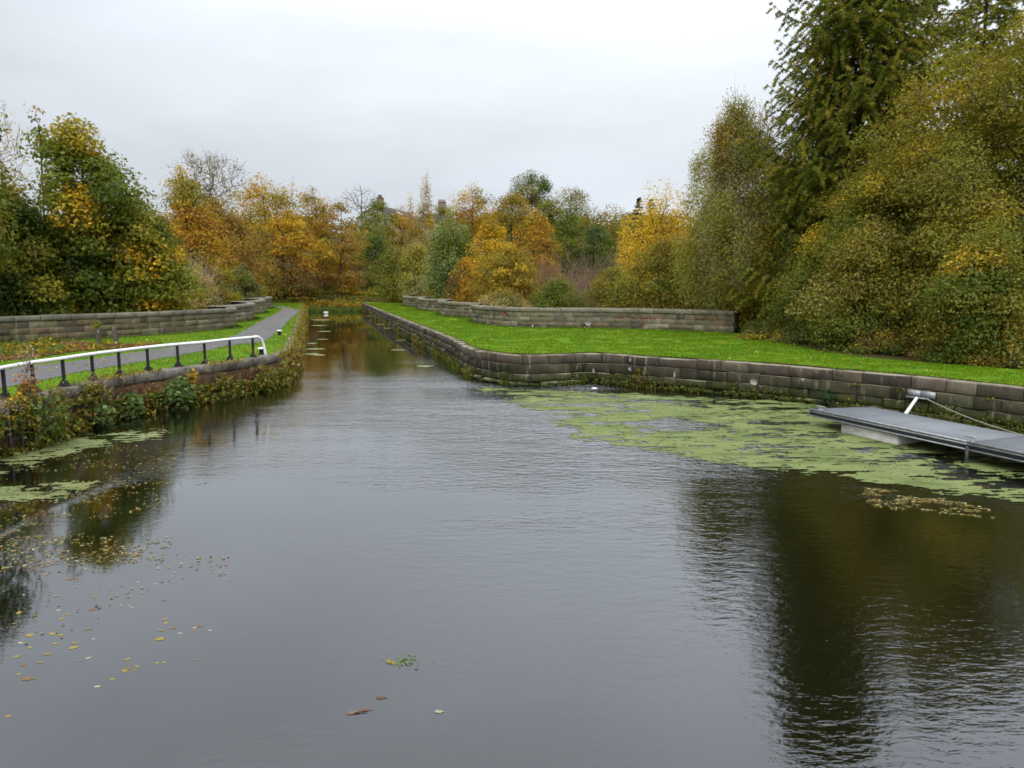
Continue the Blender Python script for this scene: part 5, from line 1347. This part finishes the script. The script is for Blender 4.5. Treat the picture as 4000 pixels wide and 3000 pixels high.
# ------------------------------------------------------------------ duckweed and floating leaves
def weed_mat(name, poly, cell, dens_fn, seed, c0, c1, z=.004):
    rng = np.random.default_rng(seed); P = np.array([U(x * S, y * S, 0)[:2] for x, y in poly]); lo = P.min(0) - .5; hi = P.max(0) + .5
    xs = np.arange(lo[0], hi[0], cell * 1.25); ys = np.arange(lo[1], hi[1], cell)
    X, Y = np.meshgrid(xs, ys); nr, nc = X.shape
    wx = X + (fbm(X / 1.2, Y / 1.2, seed) - .5) * 1.5; wy = Y + (fbm(X / 1.2 + 9, Y / 1.2, seed + 1) - .5) * 1.0
    soft = sum(inpoly(wx + .55 * math.cos(a), wy + .4 * math.sin(a), P).astype(float) for a in np.arange(8) * math.pi / 4) / 8
    ins = (soft > .25 + .7 * fbm(X / .35, Y / .12, seed + 9, 3)) & inpoly(X, Y, CANAL)
    ins &= dens_fn(X, Y)
    cellok = ins[:-1, :-1] & (rng.random((nr - 1, nc - 1)) < .985)
    jx = X + rng.normal(0, cell * .28, X.shape); jy = Y + rng.normal(0, cell * .28, X.shape)
    idx = np.argwhere(cellok); i = idx[:, 0] * nc + idx[:, 1]
    q = np.stack([i, i + 1, i + nc + 1, i + nc], 1)
    used = np.unique(q); remap = -np.ones(nr * nc, np.int64); remap[used] = np.arange(len(used))
    V = np.stack([jx.ravel()[used], jy.ravel()[used], z + rng.random(len(used)) * .006], 1)
    cc = fbm(V[:, 0] / .9, V[:, 1] / .5, seed + 5, 3)[:, None]; col = np.array(c0) * (1 - cc) + np.array(c1) * cc
    mb = MB(); mb.add(V, remap[q], col=col); print(name, len(q))
    return tag(mb.build(name, 'duckweed'), kind='stuff')
def dens_r(X, Y):
    a = fbm(X / 1.3, Y / .55, 91, 4); b = fbm(X / .28, Y / .13, 92, 3)
    e = fbm(X / 2.6, Y / .9, 95, 3)
    f = fbm(X / .55, Y / .085, 96, 2)
    return (a + .45 * (b - .5) + .42 * (f - .5) > .345) & (e + .5 * (b - .5) + .3 * (f - .5) > .29) & (fbm(X / .75, Y / .2, 97, 2) > .27)
poly_r = [(1030, 832), (1100, 838), (1190, 842), (1400, 853), (1740, 868), (2000, 895), (2400, 940), (2600, 1120), (2300, 1115), (2212, 1092), (2130, 1086), (2050, 1070), (1940, 1056), (1870, 1040), (1760, 1018), (1700, 1022), (1600, 1014), (1570, 1000), (1480, 984), (1400, 975), (1320, 966), (1270, 956), (1195, 936), (1215, 908), (1250, 899), (1160, 893), (1085, 878), (1105, 862), (1040, 845)]
weed_mat('duckweed', poly_r, .045, dens_r, 5, (.115, .15, .035), (.235, .265, .10))
def dens_l(X, Y):
    a = fbm(X / 1.2, Y / .6, 191, 4); b = fbm(X / .25, Y / .13, 192, 3)
    return a + .55 * (b - .5) + .5 * (fbm(X / .5, Y / .09, 193, 2) - .5) > .40
weed_mat('duckweed', [(-120, 985), (0, 975), (60, 962), (170, 945), (255, 930), (330, 926), (385, 935), (395, 941), (330, 952), (250, 962), (180, 975), (130, 990), (60, 1010), (0, 1030), (-120, 1040)], .045, dens_l, 6, (.15, .17, .07), (.27, .28, .14))
def dens_s(X, Y):
    a = fbm(X / .9, Y / .4, 291, 4); b = fbm(X / .22, Y / .12, 292, 3)
    return a + .6 * (b - .5) > .47
weed_mat('duckweed', [(-80, 1050), (0, 1048), (120, 1042), (240, 1046), (200, 1060), (80, 1085), (-80, 1100)], .04, dens_s, 7, (.15, .16, .06), (.24, .24, .12))
weed_mat('duckweed', [(270, 1062), (330, 1046), (400, 1034), (440, 1033), (390, 1046), (330, 1060), (290, 1068)], .04, dens_s, 8, (.15, .16, .06), (.24, .24, .12))
# thin rafts in the narrow canal
for k, (x, y, w, h) in enumerate(((921, 791, 60, 9), (862, 756, 60, 4), (700, 716, 54, 4), (672, 742, 40, 6), (680, 754, 66, 6), (672, 765, 44, 9), (695, 733, 44, 3), (690, 691, 66, 4), (688, 703, 62, 4), (823, 701, 32, 3), (840, 709, 34, 3), (866, 735, 36, 3), (880, 722, 30, 3), (805, 683, 40, 3), (690, 767, 40, 5))):
    n = 16; a = np.arange(n) * 2 * math.pi / n; rr = .6 + .55 * np.random.default_rng(k).random(n)
    P = [U((x + math.cos(t) * w * .36 * r) * S, (y + math.sin(t) * h * .24 * r) * S, 0) for t, r in zip(a, rr)]
    m = MB(); m.add(np.array(P) * np.array([1, 1, 0]) + np.array([0, 0, .006]), tris=[(0, i + 1, i + 2) if True else 0 for i in range(n - 2)][::-1], col=(.30, .32, .20))
    ctr = np.mean(P, 0); o = m.build('duckweed_raft', 'duckweed', loc=ctr)
    tag(o, 'thin pale raft of floating weed on the narrow canal', 'weed raft', 'rafts of weed on the narrow canal')

# individual floating leaves in the open water (measured), the masses as stuff
leaf_shapes = {}
def leaf_mesh(kind, col):
    rng = np.random.default_rng(kind); n = 12; a = np.arange(n) * 2 * math.pi / n
    r = np.where(np.arange(n) == 0, 1.3, np.where(np.arange(n) % 2 == 0, 1.05, .82)) * (1 + rng.normal(0, .10, n)); V = [[0, 0, .004]] + [[math.cos(t) * k * .5, math.sin(t) * k * .3, .004 + .02 * abs(math.sin(t)) + .012 * rng.random()] for t, k in zip(a, r)]
    V += [[.6, 0, .01], [.95, .05, .012], [.95, .03, .012], [.6, -.02, .01]]
    m = MB(); m.add(V, [(13, 16, 15, 14)], [(0, 1 + i, 1 + (i + 1) % n) for i in range(n)], col); return m
LF = [(145, 768, 60, 0), (225, 941, 75, 0), (155, 999, 45, 2), (230, 1034, 45, 0), (398, 930, 65, 0), (463, 940, 45, 0), (175, 915, 50, 1), (130, 1102, 50, 0), (210, 1272, 95, 1), (365, 1081, 80, 3), (560, 1035, 75, 0), (568, 1001, 70, 3), (418, 1005, 50, 0), (305, 1149, 55, 3), (178, 1168, 48, 1), (140, 1238, 40, 0),
      (265, 817, 40, 3), (470, 815, 50, 0), (515, 781, 45, 0), (700, 745, 65, 1), (728, 649, 62, 3), (530, 513, 65, 1), (445, 750, 35, 2), (680, 895, 55, 1), (713, 969, 30, 2), (672, 1115, 45, 2), (612, 1134, 42, 3), (1258, 819, 65, 3), (1230, 904, 65, 3), (1220, 969, 90, 0), (1245, 675, 45, 1), (1265, 847, 50, 0), (1325, 888, 50, 1), (1485, 884, 38, 2), (1520, 872, 55, 1), (1600, 903, 35, 2), (1372, 926, 38, 2), (1480, 908, 42, 3),
      (970, 1122, 55, 0), (948, 1212, 60, 0), (975, 1194, 60, 1), (1195, 1152, 40, 0), (1250, 1149, 42, 0), (1045, 1178, 45, 0), (1027, 1206, 32, 0), (856, 1276, 45, 0), (740, 1332, 50, 2), (1500, 1126, 40, 3), (60, 1560, 50, 0), (1185, 550, 30, 2), (1755, 527, 25, 1), (1055, 536, 28, 2), (985, 712, 28, 2), (1005, 728, 30, 2)]
LCOL = [((.42, .32, .08), 'yellowish'), ((.27, .17, .09), 'orange brown'), ((.55, .53, .36), 'pale cream'), ((.30, .24, .12), 'tan')]
protos = {}
rng = np.random.default_rng(55)
for x, y, w, c in LF:
    px, py = x * .5123, 2000 + y * .5123; p = U(px, py, 0); Lm = w * .5123 / F * np.linalg.norm(p - np.array([0, 0, CAM_Z])) * .78
    if c not in protos: o = leaf_mesh(c + 5, LCOL[c][0]).build('floating_leaf', 'leaf'); protos[c] = o
    else: o = protos[c].copy(); COL.objects.link(o)
    o.location = (p[0], p[1], .002); o.scale = (Lm, Lm, Lm * .5); o.rotation_euler = (0, 0, rng.choice([0, math.pi]) + rng.normal(0, .35))
    tag(o, 'small %s leaf drifting on the water at lower left' % LCOL[c][1], 'leaf', '%s leaves drifting at lower left' % LCOL[c][1])
def float_stuff():
    rng = np.random.default_rng(66); mb = MB()
    regs = [([(0, 2070), (300, 2060), (520, 2080), (640, 2090), (720, 2105), (700, 2170), (560, 2210), (380, 2240), (250, 2260), (100, 2230), (0, 2240)], 900, .10, .50), ([(0, 1940), (350, 1850), (720, 1890), (600, 1990), (250, 2050), (0, 2060)], 700, .10, .52), ([(200, 1700), (700, 1760), (650, 1860), (200, 1850), (0, 1900), (0, 1830)], 900, .10, .48),
            ([(3380, 1905), (3480, 1915), (3700, 1945), (3900, 2000), (3880, 2025), (3650, 2005), (3420, 1990), (3370, 1940)], 900, .12, .45), ([(600, 2190), (900, 2170), (900, 2240), (560, 2330), (420, 2300)], 110, .09, .4), ([(0, 2300), (400, 2280), (560, 2340), (300, 2480), (0, 2560)], 70, .09, .3), ([(2650, 1760), (3000, 1780), (3400, 1880), (3900, 1980), (3900, 1900), (3300, 1750)], 420, .07, .35), ([(880, 1700), (1150, 1690), (1100, 1740), (850, 1760)], 60, .09, .4)]
    for poly, n, L, th in regs:
        P = np.array([U(x, y, 0)[:2] for x, y in poly]); n = int(n * .62); q = sample_poly(P, int(n * 2.2), rng); k = (fbm(q[:, 0] / .9, q[:, 1] / .4, 71, 3) + .7 * (fbm(q[:, 0] / .22, q[:, 1] / .12, 72, 2) - .5)) > th; q = q[k][:n]
        q = q[inpoly(q[:, 0], q[:, 1], CANAL)]; m = len(q)
        if not m: continue
        c = pick(P_(((.33, .26, .07), 3), ((.22, .14, .06), 1.6), ((.40, .38, .22), 2), ((.16, .18, .06), 3), ((.30, .12, .05), .5)), m, rng) * (1 + rng.normal(0, .25, (m, 1))).clip(.5, 1.6)
        LL = L * .48 * rng.uniform(.5, 1.7, m); leaf_quads(mb, np.concatenate([q, np.full((m, 1), .012)], 1), LL, LL * .62, np.array([0, 0, 1.0]) + rng.normal(0, .06, (m, 3)), rng, c, .05)
    tag(mb.build('floating_leaves', 'leaf'), kind='stuff')
float_stuff()
# bigger pieces near the camera
def sprig(name, label, cat, px, py, parts, seed):
    rng = np.random.default_rng(seed); c = U(px, py, 0); root = empty(name, (c[0], c[1], .0), label, cat); loc = np.array([c[0], c[1], 0.0])
    for (dx, dy, w, col, nm) in parts:
        p = U(px + dx, py + dy, 0)
        if nm == 'twig':
            m = MB(); q = U(px + dx + w, py + dy - w * .18, 0); tube(m, [p + np.array([0, 0, .008]), (p + q) / 2 + np.array([.01, 0, .012]), q + np.array([0, 0, .02])], [.006, .005, .003], 4, col=col); m.build('twig', 'leaf', root, loc=loc)
        elif nm == 'weed_sprig':
            m = MB(); q = p + rng.normal(0, 1, (60, 3)) * np.array([w / F * 8 * .5, .07, .003]); q[:, 2] = .012; leaf_quads(m, q, .05, .016, np.array([0, 0, 1.0]) + rng.normal(0, .2, (60, 3)), rng, np.tile(np.array(col), (60, 1))); m.build('weed_sprig', 'leaf', root, loc=loc)
        else:
            m = leaf_mesh(int(rng.integers(99)), col); L = w / F * np.linalg.norm(p - np.array([0, 0, CAM_Z])); v = m.v[0] * np.array([L, L * 1.0, L * .5]); a = rng.normal(0, .3)
            v = np.stack([v[:, 0] * math.cos(a) - v[:, 1] * math.sin(a), v[:, 0] * math.sin(a) + v[:, 1] * math.cos(a), v[:, 2]], 1); m.v[0] = v + p + np.array([0, 0, .004]); m.build('leaf', 'leaf', root, loc=loc)
sprig('leaf_sprig', 'two reddish leaves joined by a green bud floating in the foreground', 'leaf', 1395, 2785, [(-22, 0, 40, (.25, .17, .12), 'leaf'), (30, -10, 38, (.26, .13, .10), 'leaf'), (0, 0, 18, (.28, .30, .06), 'leaf'), (-10, 3, 50, (.10, .06, .04), 'twig')], 1)
sprig('leaf_sprig', 'brown leaf scrap floating above the two reddish leaves', 'leaf', 1486, 2725, [(0, 0, 40, (.20, .12, .08), 'leaf')], 2)
sprig('leaf_sprig', 'yellow leaf tangled with green waterweed in the foreground', 'leaf', 1525, 2587, [(0, 0, 36, (.46, .32, .08), 'leaf'), (2, -6, 20, (.40, .20, .07), 'leaf'), (55, 0, 70, (.17, .25, .05), 'weed_sprig')], 3)
sprig('leaf_sprig', 'single pale narrow leaf floating at the bottom centre', 'leaf', 1713, 2781, [(0, 0, 32, (.46, .45, .28), 'leaf')], 4)
# scraps and stones
def stone(name, label, cat, px, py, z, r, mat, seed):
    c = U(px, py, z); m = MB(); blob(m, c + np.array([0, 0, r[2] * .4]), r, np.random.default_rng(seed)); tag(m.build(name, mat, loc=c, smooth_shade=True), label, cat)
stone('boulder', 'pale grey stone at the water edge under the bramble clump', 'stone', 672, 1584, 0, (.22, .18, .12), 'stone_grey', 1)
stone('litter_scrap', 'white scrap of litter at the foot of the right wall', 'litter', 2321, 1520, .06, (.13, .08, .05), 'white_paint', 2)
stone('litter_scrap', 'white plastic scrap floating near the pale grey stone', 'litter', 748, 1580, 0, (.08, .06, .04), 'white_paint', 3)

# ------------------------------------------------------------------ swan
def swan():
    c = U(1272, 1226, 0); root = empty('swan', c, 'white swan on the water at the far end of the canal', 'swan'); root.scale = (.62, .62, .62); m = MB()
    rng = np.random.default_rng(1)
    u = np.linspace(0, 1, 12); body = np.stack([c[0] + (-.5 + 1.05 * u), c[1] + 0 * u, .17 + .10 * (u - .5) ** 2 + .13 * np.clip(.18 - u, 0, 1)], 1)
    tube(m, body, [.02, .10, .18, .235, .26, .27, .265, .25, .225, .18, .12, .04], 12)
    nk = catmull([c + np.array(v) for v in ((.40, 0, .22), (.53, 0, .30), (.54, 0, .42), (.44, 0, .49), (.34, 0, .46))], .05)
    tube(m, nk, np.linspace(.085, .045, len(nk)), 10); hd = c + np.array([.30, 0, .45]); blob(m, hd, (.085, .055, .055), rng, amp=.02)
    m.build('body', 'swan_feather', root, loc=c, smooth_shade=True)
    for sg in (-1, 1):
        m = MB(); w = np.stack([c[0] + np.linspace(.28, -.56, 8), c[1] + sg * (.16 + .10 * np.sin(np.linspace(0, 3.1, 8))), .26 + .12 * np.sin(np.linspace(.2, 2.6, 8))], 1); tube(m, w, [.03, .10, .14, .15, .14, .11, .07, .02], 8); m.build('wing', 'swan_feather', root, loc=c, smooth_shade=True)
    m = MB(); tube(m, [hd + np.array([-.06, 0, -.005]), hd + np.array([-.11, 0, -.02]), hd + np.array([-.15, 0, -.035])], [.032, .024, .012], 8); m.build('bill', 'swan_bill', root, loc=c)
swan()

# ------------------------------------------------------------------ sky and light
w = bpy.data.worlds.new('World'); SC.world = w; w.use_nodes = True
nt = w.node_tree; nt.nodes.clear()
out = nt.nodes.new('ShaderNodeOutputWorld'); bg = nt.nodes.new('ShaderNodeBackground'); bg.inputs['Strength'].default_value = 0.1
sky = nt.nodes.new('ShaderNodeTexSky'); sky.sky_type = 'NISHITA'; sky.sun_disc = False
SUN_EL, SUN_AZ = 38, 182
sky.sun_elevation = R(SUN_EL); sky.sun_rotation = R(SUN_AZ); sky.air_density = 1.0; sky.dust_density = 2.0
tc = nt.nodes.new('ShaderNodeTexCoord')
sp = nt.nodes.new('ShaderNodeSeparateXYZ'); nt.links.new(tc.outputs['Generated'], sp.inputs[0])
mp = nt.nodes.new('ShaderNodeMapping'); mp.inputs['Scale'].default_value = (1.0, 1.0, 3.2); mp.inputs['Location'].default_value = (.3, .1, 0); nt.links.new(tc.outputs['Generated'], mp.inputs['Vector'])
ns = nt.nodes.new('ShaderNodeTexNoise'); ns.inputs['Scale'].default_value = 2.3; ns.inputs['Detail'].default_value = 5; ns.inputs['Roughness'].default_value = .5; nt.links.new(mp.outputs[0], ns.inputs['Vector'])
cr = nt.nodes.new('ShaderNodeValToRGB')
stops = [(0.0, (7.3, 7.85, 8.5)), (0.12, (7.8, 8.3, 9.0)), (0.22, (8.9, 9.35, 9.9)), (0.30, (10.2, 10.7, 11.5)), (0.36, (12.4, 13.0, 14.1)), (0.5, (16.4, 17.2, 18.8)), (0.62, (18.4, 19.2, 20.8)), (0.8, (23, 23.5, 24.5)), (1.0, (30, 30, 30.5))]
el = cr.color_ramp.elements
while len(el) < len(stops): el.new(.5)
for e, (p, c) in zip(el, stops): e.position = p; e.color = (c[0] / 32, c[1] / 32, c[2] / 32, 1)
nt.links.new(sp.outputs[2], cr.inputs['Fac'])
mr = nt.nodes.new('ShaderNodeMapRange'); nt.links.new(ns.outputs['Fac'], mr.inputs[0]); mr.inputs[1].default_value = .3; mr.inputs[2].default_value = .7; mr.inputs[3].default_value = 32 * .915; mr.inputs[4].default_value = 32 * 1.15
mh = nt.nodes.new('ShaderNodeMapRange'); nt.links.new(sp.outputs[0], mh.inputs[0]); mh.inputs[1].default_value = -.6; mh.inputs[2].default_value = .25; mh.inputs[3].default_value = .80; mh.inputs[4].default_value = 1.04
mm = nt.nodes.new('ShaderNodeMath'); mm.operation = 'MULTIPLY'; nt.links.new(mr.outputs[0], mm.inputs[0]); nt.links.new(mh.outputs[0], mm.inputs[1])
mu = nt.nodes.new('ShaderNodeVectorMath'); mu.operation = 'SCALE'; nt.links.new(cr.outputs['Color'], mu.inputs[0]); nt.links.new(mm.outputs[0], mu.inputs['Scale'])
mx = nt.nodes.new('ShaderNodeMix'); mx.data_type = 'RGBA'; mx.inputs[0].default_value = 0.92
nt.links.new(sky.outputs['Color'], mx.inputs[6]); nt.links.new(mu.outputs[0], mx.inputs[7]); nt.links.new(mx.outputs[2], bg.inputs['Color'])
nt.links.new(bg.outputs[0], out.inputs['Surface'])
sl = bpy.data.lights.new('sun', 'SUN'); sl.energy = 1.5; sl.angle = R(35); sl.color = (1, .97, .92)
so = bpy.data.objects.new('sun', sl); COL.objects.link(so)
a = R(SUN_AZ); e = R(SUN_EL); d = Vector((math.sin(a) * math.cos(e), math.cos(a) * math.cos(e), math.sin(e)))
so.rotation_euler = (-d).to_track_quat('-Z', 'Y').to_euler()

vs = SC.view_settings; vs.view_transform = 'Standard'; vs.look = 'None'; vs.exposure = 0.0; vs.gamma = 1.0; vs.use_curve_mapping = False
cy = SC.cycles
cy.max_bounces = 7; cy.diffuse_bounces = 4; cy.glossy_bounces = 3; cy.transmission_bounces = 5; cy.transparent_max_bounces = 4
cy.caustics_reflective = False; cy.caustics_refractive = False
cy.sample_clamp_indirect = 4.0
cy.pixel_filter_type = 'BLACKMAN_HARRIS'; cy.filter_width = 1.7
try:
    cy.use_denoising = True; cy.denoiser = 'OPENIMAGEDENOISE'; cy.denoising_prefilter = 'ACCURATE'
except Exception as ex: print(ex)
